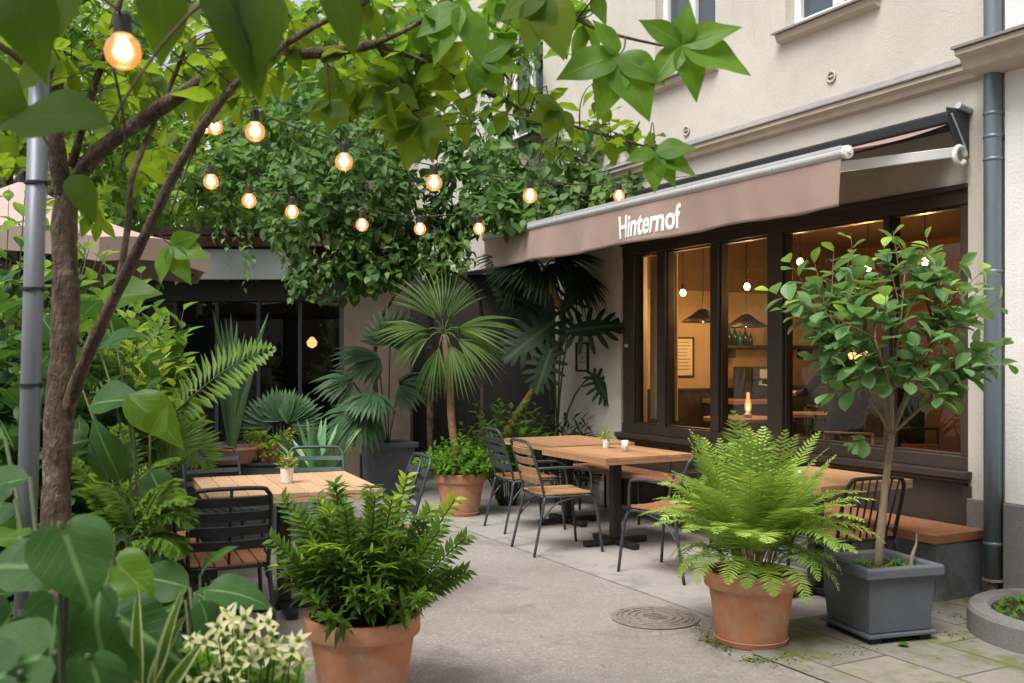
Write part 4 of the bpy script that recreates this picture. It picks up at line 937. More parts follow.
# ---- back terracotta pot with palm + shrub
BP = A(-.495, 9.55, 0)
th = terra_pot('potted_palm', 'terracotta pot with a slim fan palm rising out of low leafy shrubs', BP, .245, .40)
w = MB(); b = [A(0, 0, .33)]+[P(x, y, 9.55)-BP for x, y in ((452, 425), (450, 390), (446, 350), (444, 335))]
w.tube(smooth_path(b, 4), [.042-.012*i/16 for i in range(17)], 10); w.build('trunk', M['palmtrunk'], th, smooth=True)
w = MB(); cc = b[-1]
for i, (dx, dz, dy) in enumerate(((-.6, .9, -.1), (-.9, .25, -.2), (-.8, -.25, -.35), (-.25, -.75, -.5), (.35, -.6, -.5), (.8, -.35, -.35), (.75, .25, -.2), (-.2, 1.1, .1), (.3, .9, .3), (.9, .1, .4), (-.9, 0, .5), (.1, .3, .8))):
    d = nrm(A(dx, dy, dz)); c0 = cc+d*.16; fan(w, c0, d, nrm(A(-dx*.2, -.6, .7)), random.uniform(.45, .70), 11, .55, droop=random.uniform(.3, .9) if dz < .5 else .0, tpl=T_FAN, W=.024, pet=cc, rv=(.1, .9))
w.build('crown', [L['palm'], M['stemg']], th, smooth=True)
w = MB()
for i in range(70):
    a = i*2.4; rr = sqrt((i+.5)/70); T = A(cos(a)*.5*rr, sin(a)*.4*rr, .40+.42*(1-rr*.8)*random.uniform(.6, 1.1)); shoot(w, A(cos(a)*.1, sin(a)*.1, .35), T, .004, 12, .085, T_OVs, start=.35, rv=(0, .7), droop=.05, bend=.1)
w.build('foliage', [L['bright'], M['stemg']], th, smooth=True)
# ---- dark square planter w/ fan palm
GP = P(388, 493, 11.0)*A(1, 1, 0)
th = thing('fan_palm', 'blue green fan palm in a dark square planter at the back of the courtyard', 'potted palm', (GP[0], GP[1], .0), R(25))
sqpot(th, .24, .58, M['slate'], feet=False, z0=.0, taper=.92)
w = MB()
def lrot(v, r): return A(v[0]*cos(-r)-v[1]*sin(-r), v[0]*sin(-r)+v[1]*cos(-r), v[2])
for (px, py, d, dy, rr) in ((378, 360, (-.55, -.3, .25), -.2, .55), (362, 410, (-.5, -.5, -.45), -.5, .6), (352, 380, (-1, -.2, .2), -.1, .5), (400, 385, (.8, -.2, .2), .1, .5), (390, 345, (.2, 0, .9), .1, .5), (372, 395, (-.1, -.8, -.2), -.6, .45)):
    c0 = lrot(P(px, py, 11+dy)-GP, R(25)); dd = lrot(A(*d), R(25)); fan(w, c0, dd, lrot(A(.15, -.6, .85), R(25)), rr*1.0, 19, 1.5, W=.085, tpl=T_FAN, pet=A(0, 0, .5), droop=.45)
w.build('fronds', [L['palmblue'], M['stemg']], th, smooth=True)
# ---- plants in the corner
def strap_plant(mb, c, k, Ln, spread, W, mat=0, rv=(0, 1), tpl=T_STR, up=1.0):
    for i in range(k):
        a = i*2.4; e = spread*random.uniform(.2, 1); d = A(cos(a)*sin(e), sin(a)*sin(e), cos(e)*up); mb.leaf(tpl, c+A(cos(a), sin(a), 0)*.03, d, A(cos(a)*-1, sin(a)*-1, .6), Ln*random.uniform(.65, 1), W/.1, mat, random.uniform(*rv))
CP = F(5.25, .75, 0)
th = thing('dark_palm', 'tall dark palm whose fronds hang under the left end of the awning', 'palm', CP, 0)
w = MB(); top = P(545, 268, 10.1)-CP
w.tube(smooth_path([A(0, 0, 0), A(.02, 0, .6), P(562, 340, 10.4)-CP, top], 4), [.05-.015*i/12 for i in range(13)], 10); w.build('trunk', M['palmtrunk'], th, smooth=True)
w = MB()
for i in range(11):
    a = i*2.4; d = A(cos(a), sin(a)*.7, random.uniform(-.35, .5)); c0 = top+nrm(d)*.2; fan(w, c0, d, A(0, -.5, .8), .62, 20, .95, droop=.75, tpl=T_FAN, W=.035, pet=top, rv=(0, 1))
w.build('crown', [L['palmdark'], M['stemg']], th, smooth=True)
MP = P(590, 470, 10.3)*A(1, 1, 0)+A(-.35, .0, 0)
th = thing('monstera', 'dark monstera with big slotted leaves against the wall in the corner', 'monstera', MP, 0)
w = MB(); w2 = MB()
for (px, py, Y, s_, ang, tl_) in ((588, 328, 9.9, .56, 10, .2), (535, 335, 10.0, .62, 215, .1), (545, 365, 9.9, .45, 250, .2), (520, 300, 10.2, .45, 150, .3), (600, 385, 10.1, .35, -60, .3), (570, 300, 10.2, .4, 60, .3)):
    c0 = P(px, py, Y)-MP; d = A(cos(R(ang)), -.25, sin(R(ang))); w.leaf(T_MO, c0-d*s_*.4, d, A(.1, -.85, .5), s_, s_, 0); w2.tube(bez(A(random.uniform(-.08, .08), 0, 0), A(0, 0, 1.1), c0-d*s_*.35, 8), .010, 6)
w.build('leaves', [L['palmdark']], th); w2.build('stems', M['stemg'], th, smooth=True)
# leafy undergrowth beside the pot in the corner
def clump(name, label, cat, c, rx, ry, z0, z1, k, leafs, Ln, tpl, lm, start=.35, rv=(0, .8), group=None, sm='stemg', tip=.2, W=None, droop=.1, seed=None, spread=1.0, hollow=0.0, part='foliage'):
    th = thing(name, label, cat, (c[0], c[1], 0), 0, group); w = MB()
    for i in range(k):
        a = random.random()*2*pi; rr = sqrt(random.uniform(hollow, 1)); z = z0+(z1-z0)*random.random()**.8*(1-.45*rr*rr)
        shoot(w, A(cos(a)*rx*.15, sin(a)*ry*.15, .0), A(cos(a)*rx*rr, sin(a)*ry*rr, z), .006, leafs, Ln, tpl, start=start, bend=.12, rv=rv, tip=tip, W=W, droop=droop, seg=4, spread=spread)
    w.build(part, [L[lm], M[sm]], th, smooth=True)
    return th
clump('leafy_shrub', 'bright green leafy shrub behind the potted palm in the corner', 'shrub', (-.05, 10.1), .5, .35, .5, 1.15, 55, 9, .13, T_OVs, 'bright')
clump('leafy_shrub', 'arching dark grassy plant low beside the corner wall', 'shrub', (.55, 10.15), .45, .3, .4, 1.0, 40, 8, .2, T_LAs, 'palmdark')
# ---- row behind left table
def trough(c, sx, sy, h, rz, label, m_='slate'):
    th = thing('planter_trough', label, 'planter', (c[0], c[1], 0), rz)
    w = MB(); w.box((0, 0, h/2), (sx, sy, h)); w.build('body', M[m_], th, bevel=.01)
    w = MB(); w.box((0, 0, h+.0125), (sx+.03, sy+.03, .025)); w.build('rim', M[m_], th, bevel=.006)
    return th
trough((-2.25, 8.35, 0), 1.5, .5, .62, R(4), 'long dark grey planter box standing behind the pale table')
def bowl(c, r, h, label, z):
    th = thing('clay_bowl', label, 'pot', (c[0], c[1], z), 0, 'clay bowls on the grey planter')
    w = MB(); w.lathe([(0, 0), (r*.7, 0), (r, h*.9), (r, h), (r*.9, h), (r*.85, h*.85), (0, h*.85)], (0, 0, 0), 28); w.build('bowl', M['terra'], th); return th
ab = P(232, 440, 8.15); b1 = bowl(ab, .24, .13, 'wide clay bowl of tall sword-shaped leaves', .645); 
w = MB(); strap_plant(w, A(0, 0, .1), 24, 1.25, .24, .065, tpl=T_STR, rv=(.5, 1)); w.build('leaves', [L['agave']], b1, smooth=True)
ab = P(272, 440, 8.25); b1 = bowl(ab, .16, .15, 'clay bowl of lime green trailing leaves', .645)
w = MB()
for i in range(60):
    a = random.random()*2*pi; T = A(cos(a)*.22, sin(a)*.2, .12+random.uniform(-.1, .14)); shoot(w, A(0, 0, .12), T, .002, 6, .045, T_RDs, rv=(0, 1), bend=.3)
w.build('leaves', [L['lime'], M['stemg']], b1, smooth=True)
def ground_fan(px, py, Y, label, Rr, k, lm, W=.05, span=1.2, z=.5, tpl=T_FANs):
    c = P(px, py, Y); th = thing('fan_palm', label, 'palm', (c[0], c[1], 0), 0); w = MB()
    for i in range(k):
        a = -1.2+2.4*i/(k-1)+random.uniform(-.15, .15); d = A(sin(a), random.uniform(-.5, .3), cos(a)*.8+.15); e = A(0, 0, c[2])+d*.1; fan(w, e, d, A(0, -1, .35), Rr, 18, span, W=W, tpl=tpl, pet=A(0, 0, z*.2), droop=.1)
    w.build('fronds', [L[lm], M['stemg']], th, smooth=True)
ground_fan(282, 432, 9.2, 'dark blue green fan palm spreading behind the clay bowls', .36, 6, 'palmblue')
c = P(317, 455, 7.7); th = thing('aloe', 'pale green spiky succulent right of the clay bowls', 'succulent', (c[0], c[1], 0), 0)
w = MB(); w.lathe([(0, 0), (.16, 0), (.2, .52), (.17, .52), (.16, .48), (0, .48)], (0, 0, 0), 24); w.build('pot', M['slate'], th, smooth=True)
w = MB(); strap_plant(w, A(0, 0, .48), 36, .62, .85, .07, tpl=T_STR, rv=(.4, 1)); w.build('leaves', [L['agave']], th, smooth=True)
# ---- back building (conservatory)
cb = thing('garden_house', 'low dark glazed garden house with a brown roof edge at the back left', 'building', (-3.4, 12.4, 0), 0)
X0, X1 = -6.6, -2.0; YB = 12.0
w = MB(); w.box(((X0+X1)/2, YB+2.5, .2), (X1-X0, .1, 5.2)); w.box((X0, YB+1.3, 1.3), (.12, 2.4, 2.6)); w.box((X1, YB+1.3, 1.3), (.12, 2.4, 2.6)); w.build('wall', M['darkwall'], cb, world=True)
w = MB(); w.box(((X0+X1)/2, YB+1.1, 2.98), (X1-X0+.3, 3.0, .10)); w.box(((X0+X1)/2, YB-.38, 2.86), (X1-X0+.3, .05, .12)); w.build('roof', M['roofbrown'], cb, world=True, bevel=.01)
w = MB(); w.box(((X0+X1)/2-.2, YB-.30, 2.60), (X1-X0-.4, .06, .36)); w.build('fascia', M['palemetal'], cb, world=True, bevel=.01)
w = MB(); w.box(((X0+X1)/2, YB-.02, 2.30), (X1-X0, .08, .24)); w.build('lintel', M['blackm'], cb, world=True)
w = MB()
for i in range(10): w.box((X0+.05+i*(X1-X0-.1)/9, YB, 1.1), (.045, .06, 2.15))
w.box(((X0+X1)/2, YB+.001, .25), (X1-X0, .05, .5)); w.build('frame', M['greym'], cb, world=True)
for i in range(9):
    a = X0+.05+i*(X1-X0-.1)/9; b = a+(X1-X0-.1)/9; w = MB(); w.add([(a, YB, .51), (b, YB, .51), (b, YB, 2.17), (a, YB, 2.17)], [(0, 1, 2, 3)]); w.build('pane', M['dglass'], cb, world=True)
w = MB(); w.box((X1-.8, YB+2.2, 1.6), (.5, .1, .9)); w.build('cabinet', M['backwall'], cb, world=True)
gl = P(312, 343, 13.2); w = MB(); w.lathe([(0, -.07), (.06, -.04), (.07, .02), (.02, .08)], gl, 14); w.build('lamp', M['warmshade'], cb, world=True, smooth=True)
w = MB(); w.box((-1.62, YB+.1, 1.5), (.8, .3, 3.4)); w.build('garden_wall', M['backwall']); bw = [o for o in scene.objects if o.name.startswith('garden_wall')][-1]; tag(bw, 'brown wall pillar between the garden house and the corner palms', 'wall')
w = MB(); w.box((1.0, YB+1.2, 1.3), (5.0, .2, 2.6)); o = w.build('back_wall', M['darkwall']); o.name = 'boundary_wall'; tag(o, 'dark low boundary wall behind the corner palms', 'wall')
# white far house seen through gaps
fh = thing('far_house', 'pale far house glimpsed between the corner plants and tree branches', 'house', (-1, 20, 0), 0)
w = MB(); w.box((-1.5, 22, 3.2), (9, 4, 6.4)); w.build('wall', M['palemetal'], fh, world=True)
w = MB(); w.prism([(-4.8, 6.4), (0, 8.8), (4.8, 6.4)], A(-1.5, 19.7, 0), A(1, 0, 0), UPV, A(0, 1, 0), 4.6); w.build('roof', M['roofbrown'], fh, world=True)
for x in (-5, -3, -1, 1):
    for z in (1.6, 4.3):
        w = MB(); w.box((x, 19.99, z), (1.0, .06, 1.4)); w.build('window', M['uglass'], fh, world=True)
# bench / ledge in shade at the back
bn = thing('bench', 'dark wooden bench in deep shade at the foot of the brown wall pillar', 'bench', (-2.0, 11.4, 0), 0)
w = MB(); w.box((-2.05, 11.3, .45), (.9, .35, .04)); w.build('seat', M['woodred'], bn, world=True, bevel=.005)
for x in (-2.42, -1.68):
    w = MB(); w.box((x, 11.3, .215), (.05, .3, .43)); w.build('leg', M['blackm'], bn, world=True)
# ================================================================== VINE
vn = thing('climbing_vine', 'dense climbing vine hanging over the corner and the left end of the awning', 'vine', F(6, .2, 0), 0)
w = MB(); stems = MB(); vo = np.array(vn.location)
lobes = [((335, 190), (70, 55), 9.8, .9, 46), ((400, 150), (80, 60), 10.2, .9, 46), ((470, 190), (70, 45), 10.0, .7, 44), ((540, 205), (60, 28), 9.9, .5, 40), ((350, 265), (55, 40), 9.9, .6, 34), ((300, 210), (40, 40), 10.0, .6, 24), ((450, 110), (90, 60), 10.9, .8, 46),
         ((540, 150), (60, 50), 10.9, .7, 34), ((600, 165), (40, 25), 9.9, .3, 18), ((520, 215), (45, 18), 9.4, .3, 26), ((400, 230), (80, 30), 10.2, .7, 40), ((620, 200), (30, 15), 9.3, .2, 8), ((330, 120), (60, 50), 11, .9, 30), ((560, 90), (35, 60), 11.3, .3, 18), ((640, 150), (20, 12), 9.5, .1, 6), ((580, 60), (18, 50), 11.2, .2, 8), ((310, 290), (22, 18), 9.8, .3, 12), ((235, 190), (45, 45), 11.2, .6, 34), ((270, 130), (50, 45), 11.6, .6, 30), ((430, 262), (50, 22), 10.1, .5, 26), ((385, 275), (30, 18), 10.0, .4, 12)]
roots = [P(430, 300, 10.8), P(480, 300, 10.9), P(380, 320, 11.3)]
for (cx, cy), (rx, ry), Y, dY, k in lobes:
    for i in range(int(k*1.35)):
        a = random.random()*2*pi; rr = sqrt(random.random()); px = cx+cos(a)*rx*rr; py = cy+sin(a)*ry*rr; y_ = Y-dY*.5*sqrt(max(0, 1-rr*rr))*random.uniform(.2, 1.1)+random.uniform(0, .35)
        T = P(px, py, y_); st = T+A(random.uniform(-.3, .3), random.uniform(.1, .35), random.uniform(.05, .35)); bright = random.random() < (.75 if cx < 290 else .22)
        shoot(w, st-vo, T-vo, .004, 10, random.uniform(.085, .19) if rx > 30 else random.uniform(.08, .15), T_RDs if random.random() < .5 else T_OVs, start=.05, bend=.05, spread=1.0, droop=.45, rv=(.55, 1) if bright else (0, .62), tip=.15, seg=4, jitter=.3)
for i in range(34):      # trailing shoots with gaps
    px = random.uniform(215, 610); y0_ = 250-abs(px-360)*.12 if px < 480 else 215; Y_ = random.uniform(9.3, 9.9); a_ = P(px, y0_-15, Y_); b_ = P(px+random.uniform(-22, 22), y0_+random.uniform(10, 62), Y_-.1)
    if px > 480 and b_[2] < 2.62: b_[2] = 2.66+random.random()*.1
    shoot(w, a_-vo, b_-vo, .003, 9, random.uniform(.07, .12), T_OVs, start=.1, bend=0, droop=.4, rv=(.2, 1), tip=.3, seg=4, jitter=.3)
for (cx, cy), _, Y, _, _ in lobes[:5]:
    r0 = roots[random.randrange(3)]; T = P(cx, cy, Y+.3); stems.tube(smooth_path([A(r0[0], r0[1], .3), r0, (r0+T)/2+A(0, .1, .2), T], 4)-vo, [.03-.02*i/12 for i in range(13)], 7)
w.build('foliage', [L['vine'], M['twig']], vn, smooth=True); stems.build('stem', M['bark'], vn, smooth=True)
# ================================================================== BACKGROUND TREES
def bgtree(c, h, r, label, k, Ln, lm='bg', rz=1.0):
    th = thing('garden_tree', label, 'tree', (c[0], c[1], 0), 0, 'trees beyond the courtyard'); w = MB()
    w.tube(smooth_path([A(0, 0, 0), A(.1, 0, h*.3), A(-.1, .1, h*.55), A(.05, 0, h*.85)], 4), [.16-.12*i/12 for i in range(13)], 10)
    f = MB()
    for b in range(14):
        a = b*2.4; z = h*random.uniform(.35, .8); e = A(cos(a)*r*.75, sin(a)*r*.75, z+r*.3*random.uniform(-.3, 1)); s0 = A(0, 0, z*.8); w.tube(bez(s0, (s0+e)/2+A(0, 0, .3), e, 6), [.05, .04, .03, .025, .02, .01], 6)
        for i in range(k):
            q = rng.normal(0, 1, 3); q = q/np.linalg.norm(q)*random.random()**.4; T = e+q*A(r*.5, r*.5, r*.42*rz); shoot(f, T-q*.25+A(0, 0, .05), T, .005, 7, Ln, T_OVs, start=.0, bend=0, droop=.3, rv=(0, 1), seg=3, jitter=.35)
    w.build('trunk', M['bark'], th, smooth=True); f.build('crown', [L[lm], M['twig']], th, smooth=True)
bgtree((-5.5, 15.5), 6.5, 2.6, 'broad leafy tree rising behind the garden house roof', 62, .24)
bgtree((-2.2, 16.5), 7.0, 2.4, 'tall light green tree behind the climbing vine', 40, .24)
bgtree((-9.0, 15.0), 7.5, 3.0, 'leafy tree at the far left beyond the garden', 60, .26)
bgtree((-4.4, 19.0), 10.0, 3.4, 'highest tree, standing far behind the garden house', 60, .32)
bgtree((-5.2, 10.3), 5.6, 1.6, 'smaller tree in the left of the garden behind the grey pole', 44, .17)
# ================================================================== PARASOL
pr = thing('parasol', 'pale pinkish parasol behind the tree trunk on the left', 'parasol', (-3.75, 7.6, 0), 0)
w = MB(); K = 8
for k in range(K):
    a0, a1 = 2*pi*k/K, 2*pi*(k+1)/K
    w.grid(lambda i, j: (lambda e0, e1: A(0, 0, 2.85)*(1-j)+(e0*(1-i)+e1*i)*j+A(0, 0, -.06*sin(pi*j)-.05*sin(pi*i)*j*-1))(A(cos(a0)*1.45, sin(a0)*1.45, 2.30), A(cos(a1)*1.45, sin(a1)*1.45, 2.30)), 6, 6)
    w.grid(lambda i, j: (lambda e0, e1: (e0*(1-i)+e1*i)+A(0, 0, .05*sin(pi*i)-.16*j))(A(cos(a0)*1.45, sin(a0)*1.45, 2.30), A(cos(a1)*1.45, sin(a1)*1.45, 2.30)), 6, 2)
w.build('canopy', M['parasol'], pr)
w = MB(); w.tube([A(0, 0, 0), A(0, 0, 2.9)], .025, 10); w.build('pole', M['blackm'], pr)
for k in range(K):
    a = 2*pi*k/K; w = MB(); w.tube([A(0, 0, 2.76), A(cos(a)*.7, sin(a)*.7, 2.46), A(cos(a)*1.41, sin(a)*1.41, 2.21)], .008, 6); w.tube([A(0, 0, 2.2), A(cos(a)*.7, sin(a)*.7, 2.45)], .007, 6); w.build('rib', M['blackm'], pr)
# ================================================================== POLE + COURTYARD TREE
pt_ = P(40, 60, 2.75); pbm = P(27, 515, 2.75); dpole = (pt_-pbm)/(pt_[2]-pbm[2]); pg = pbm-dpole*pbm[2]
po = thing('support_pole', 'round grey metal pole with black cable ties beside the tree trunk', 'pole', pg, 0)
w = MB(); w.tube([pg-pg, (pg+dpole*1.5)-pg, (pg+dpole*2.36)-pg], .0265, 20); w.lathe([(0, 2.36), (.03, 2.36), (.031, 2.375), (0, 2.38)], (dpole*2.36)*A(1, 1, 0), 20); w.build('pole', M['polem'], po, smooth=True)
for py in (183, 289, 385):
    z = P(30, py, 2.75)[2]; w = MB(); c = dpole*z; w.tube([c-A(0, 0, .004), c+A(0, 0, .004)], .031, 20); w.box(c+A(.032, 0, 0), (.012, .01, .012)); w.build('cable_tie', M['rubber'], po)
ct_ = P(58, 560, 3.2)*A(1, 1, 0)
tt = thing('courtyard_tree', 'multi-stemmed tree whose leafy branches arch over the courtyard', 'tree', ct_, 0)
w = MB(); BR = []
def br(pts, r0, r1, k=5, seg=10):
    pp = smooth_path([P(*p) for p in pts], k); m = len(pp); w.tube([p-ct_ for p in pp], [(r0+(r1-r0)*i/(m-1))*(1+.06*sin(i*1.1+r0*90)+.035*sin(i*2.9)) for i in range(m)], seg)
    BR.extend(pp); return pp
q0 = P(58, 560, 3.2); 
w.tube([A(0, 0, 0), A(.0, 0, .4), q0-ct_], [.062, .052, .048], 12)
br([(58, 560, 3.2), (56, 500, 3.2), (60, 400, 3.2), (66, 300, 3.2), (64, 230, 3.2), (68, 185, 3.2)], .048, .037, seg=14)
br([(66, 200, 3.2), (56, 150, 3.15), (55, 90, 3.1), (50, 20, 3.0), (40, -80, 3.0)], .032, .018)
br([(70, 190, 3.2), (98, 152, 3.1), (150, 115, 3.0), (210, 76, 2.9), (240, 58, 2.9), (290, 55, 2.9), (345, 50, 2.9), (375, 44, 2.9)], .028, .013)
br([(375, 44, 2.9), (420, 60, 3.0), (470, 85, 3.1), (530, 112, 3.2), (580, 128, 3.2), (640, 145, 3.2), (680, 160, 3.2)], .009, .003, seg=7)
br([(375, 44, 2.9), (420, 22, 2.9), (455, -5, 2.9)], .009, .006, seg=7)
br([(455, -5, 2.9), (540, 5, 2.9), (600, 30, 2.8), (660, 45, 2.8), (700, 50, 2.8)], .006, .003, seg=6)
br([(62, 428, 3.2), (76, 385, 3.16), (92, 345, 3.1), (118, 290, 3.0), (150, 225, 2.9), (185, 155, 2.8), (235, 85, 2.7), (300, 35, 2.7), (370, 0, 2.7)], .024, .007)
br([(118, 290, 3.0), (128, 225, 3.0), (133, 175, 3.0), (160, 110, 3.1), (185, 50, 3.1)], .012, .007, seg=8)
br([(72, 165, 3.15), (90, 100, 3.0), (112, 30, 2.9), (130, -40, 2.9)], .014, .008, seg=8)
br([(240, 58, 2.9), (225, 90, 2.8), (190, 160, 2.8), (170, 215, 2.8)], .005, .003, seg=6)
br([(375, 44, 2.9), (400, 80, 3.0), (410, 110, 3.0), (440, 130, 3.0)], .005, .002, seg=6)
br([(112, 60, 2.5), (125, 130, 2.6), (120, 170, 2.7)], .004, .002, seg=6)
br([(55, 100, 3.1), (20, 60, 2.6), (-30, 20, 2.0), (20, -20, 1.7)], .010, .006, seg=7)
br([(50, 20, 3.0), (140, -30, 2.4), (230, -30, 1.7), (300, -20, 1.7)], .010, .005, seg=7)
w.build('trunk', M['bark'], tt, smooth=True)
f = MB(); BRA = np.array(BR)
def twig_to(T, r=.002):
    j = np.argmin(np.linalg.norm(BRA-T, axis=1)); s = BRA[j]
    if np.linalg.norm(s-T) > .02: f.tube([x-ct_ for x in bez(s, (s+T)/2+rng.normal(0, .03, 3), T, 6)], [r*1.5, r*1.3, r*1.1, r, r*.8, r*.6], 5, 2)
def reg(cx, cy, rx, ry, y0, y1, k, Ln, lf=6, mat=0, rv=(0, .8)):
    for i in range(k):
        a = random.random()*2*pi; rr = sqrt(random.random()); Y = random.uniform(y0, y1); T = P(cx+cos(a)*rx*rr, cy+sin(a)*ry*rr, Y)
        j = np.argmin(np.linalg.norm(BRA-T, axis=1)); dr = nrm(T-BRA[j]+rng.normal(0, .1, 3)); st = T-dr*.14; twig_to(st)
        shoot(f, st-ct_, T-ct_+A(0, 0, -.02), .0022, lf, Ln*random.uniform(.6, 1.05), T_OV if random.random() < .6 else T_OV2, mat=mat, tm=2, start=.1, bend=.05, spread=1.0, droop=.35, rv=rv, tip=.1, jitter=.25)
reg(150, 50, 160, 60, 2.6, 3.8, 38, .115, rv=(0, .75))
reg(90, 140, 110, 90, 3.3, 4.3, 22, .12, rv=(.1, .8))
reg(330, 45, 120, 50, 2.7, 3.6, 28, .125, rv=(.2, 1))
reg(425, 85, 80, 35, 2.8, 3.5, 18, .12, rv=(.3, 1))
reg(420, 15, 110, 35, 2.8, 3.5, 22, .12, mat=1)
reg(560, 110, 60, 25, 3.1, 3.4, 9, .09, rv=(.1, .8))
reg(620, 140, 45, 20, 3.1, 3.4, 7, .085, rv=(.1, .7))
reg(560, 20, 60, 30, 2.7, 3.2, 8, .12, mat=1)
def hero(mb, px, py, Y, ang, Ln, tpl=T_OV, mat=0, W=None, lean=-.25, rv=.5, nv=(0, -1, .35), off=None):
    d = A(cos(R(ang)), lean, sin(R(ang))); mb.leaf(tpl, P(px, py, Y)-off, d, nrm(A(*nv)+rng.normal(0, .24, 3)), Ln, W or Ln*random.uniform(.85, 1.15), mat, rv)
# palmate sprays with in-focus leaves: (hub px, py, Y, [(angle, length)])
for hx, hy, Y, lv, mm in ((618, 55, 2.7, ((205, .19), (250, .20), (290, .21), (330, .16), (120, .12)), 1), (682, 45, 2.7, ((20, .17), (-25, .21), (-75, .17), (-125, .15), (150, .14), (80, .12)), 1), (655, 152, 3.0, ((-95, .13), (-60, .13), (-25, .15), (5, .13), (200, .10)), 1),
                           (560, 110, 3.0, ((200, .11), (240, .11), (300, .10), (150, .1)), 0), (545, -10, 2.6, ((250, .19), (285, .2), (215, .15)), 0), (420, 120, 2.9, ((250, .16), (215, .14), (290, .14), (330, .12), (180, .15)), 0), (400, 85, 2.9, ((200, .15), (240, .13), (150, .12)), 0),
                           (330, 100, 2.9, ((240, .1), (270, .11), (300, .1), (200, .09)), 0), (480, 60, 2.9, ((-20, .15), (-60, .14), (30, .13), (-100, .12)), 1), (170, 245, 2.9, ((-20, .13), (-60, .14), (-100, .12), (20, .10)), 1), (460, 5, 2.8, ((250, .2), (290, .2), (220, .16)), 1)):
    H_ = P(hx, hy, Y); twig_to(H_, .0022)
    for a, l_ in lv: hero(f, hx, hy, Y, a+random.uniform(-6, 6), l_, T_OV if mm else T_OV2, mm, rv=random.uniform(.3, 1) if mm else random.uniform(.5, .9), off=ct_, nv=(.1*cos(a), -1, .45))
# big dark leaves very near
for hx, hy, Y, a, l_ in ((95, -25, 1.35, 215, .16), (20, -30, 1.3, 280, .15), (110, 125, 1.5, 165, .20), (-45, 60, 1.5, -30, .15), (270, -20, 1.4, 250, .17), (215, -20, 1.4, -55, .18), (160, -20, 1.6, 280, .14), (70, 175, 2.2, -50, .12), (330, -15, 1.7, 300, .13), (60, 60, 1.8, 200, .12)):
    T = P(hx, hy, Y); twig_to(T, .003); hero(f, hx, hy, Y, a, l_, T_BIG2, 3, W=l_*1.15, rv=random.random(), off=ct_, nv=(0, -.9, .6))
f.build('crown', [L['tree'], L['bright'], M['twig'], L['near']], tt, smooth=True)
# ================================================================== STRING LIGHTS
def string(label, ends, bulbs, core=True):
    a = ends[0]; th = thing('string_lights', label, 'string lights', a, 0, 'strings of warm bulbs over the courtyard')
    pts = [ends[0]]+[P(x, y, Y)+A(0, 0, .075) for x, y, Y in bulbs]+[ends[1]]
    w = MB(); w.tube(smooth_path(pts, 6), .0028, 6); w.build('cable', M['rubber'], th, world=True)
    for x, y, Y in bulbs:
        p = P(x, y, Y); r = .036
        w = MB(); w.lathe([(.0, .078), (.012, .078), (.017, .07), (.018, .035), (.014, .030), (0, .030)], p, 14); so = w.build('bulb_socket', M['rubber'], th, world=True, smooth=False)
        w = MB(); w.lathe([(0, -r), (r*.5, -r*.87), (r*.87, -r*.5), (r, 0), (r*.87, r*.5), (.018, r*.92), (.013, .036)], p-a, 20); w.build('bulb', M['bulb'], so, smooth=True)
        w = MB(); rc = .018; w.lathe([(0, -rc), (rc*.8, -rc*.6), (rc, 0), (rc*.8, rc*.7), (.004, rc*1.5), (.003, .03)], p-a, 12); w.build('filament', M['core'], so, smooth=True)
string('long string of bulbs from the large near bulb across to the awning', (P(60, -30, 2.0), F(2.3, .2, 3.04)), [(123, 52, 1.95), (255, 132, 3.5), (344, 162, 3.9), (434, 183, 4.3), (530, 196, 4.8), (619, 196, 6.0)])
string('lower string of six bulbs passing in front of the climbing vine', (P(168, 150, 4.0), F(TA1-.02, 1.05, 2.78)), [(211, 182, 4.6), (249, 201, 4.8), (292, 212, 5.1), (362, 225, 5.4), (420, 229, 5.7), (479, 229, 5.9)])
string('short string with two close bulbs beside the arching branch', (P(185, 75, 3.1), P(300, 120, 10.2)), [(215, 127, 4.4), (206, 127, 5.3)])
# ================================================================== LEFT GARDEN
def gp(px, py, Y): c = P(px, py, Y); return (c[0], c[1])
clump('garden_shrub', 'large-leaved dark shrub at the left edge behind the pole', 'shrub', gp(-10, 400, 4.6), .8, .5, .8, 2.1, 70, 13, .24, T_OV2, 'big', start=.2)
clump('garden_shrub', 'light green spreading shrub between the trunk and the garden house', 'shrub', gp(122, 400, 6.2), .42, .4, 1.2, 2.25, 70, 11, .18, T_OVs, 'bright', start=.3)
clump('garden_shrub', 'yellow green maple-like shrub right of the leaning stem', 'shrub', gp(132, 400, 5.0), .30, .3, .8, 1.98, 38, 9, .13, T_LA, 'lime', W=2.0, start=.45)
clump('garden_shrub', 'broad dark leafy bush under the parasol', 'shrub', gp(60, 400, 7.2), 1.1, .5, .8, 1.9, 80, 12, .24, T_OV, 'bigbright', start=.2)
clump('garden_shrub', 'dense green bush filling the bed beneath the leaning stem', 'shrub', gp(85, 480, 4.4), .42, .35, .3, 1.15, 60, 12, .20, T_OV2, 'big', start=.15)
clump('garden_shrub', 'soft green shrub behind the black chair on the left', 'shrub', gp(110, 480, 6.6), .45, .4, .3, 1.3, 60, 12, .16, T_OVs, 'bright', start=.2)
clump('garden_shrub', 'bright bush in the top left corner of the garden', 'shrub', gp(-20, 300, 5.5), .7, .5, 1.5, 3.0, 80, 8, .16, T_OVs, 'bg')
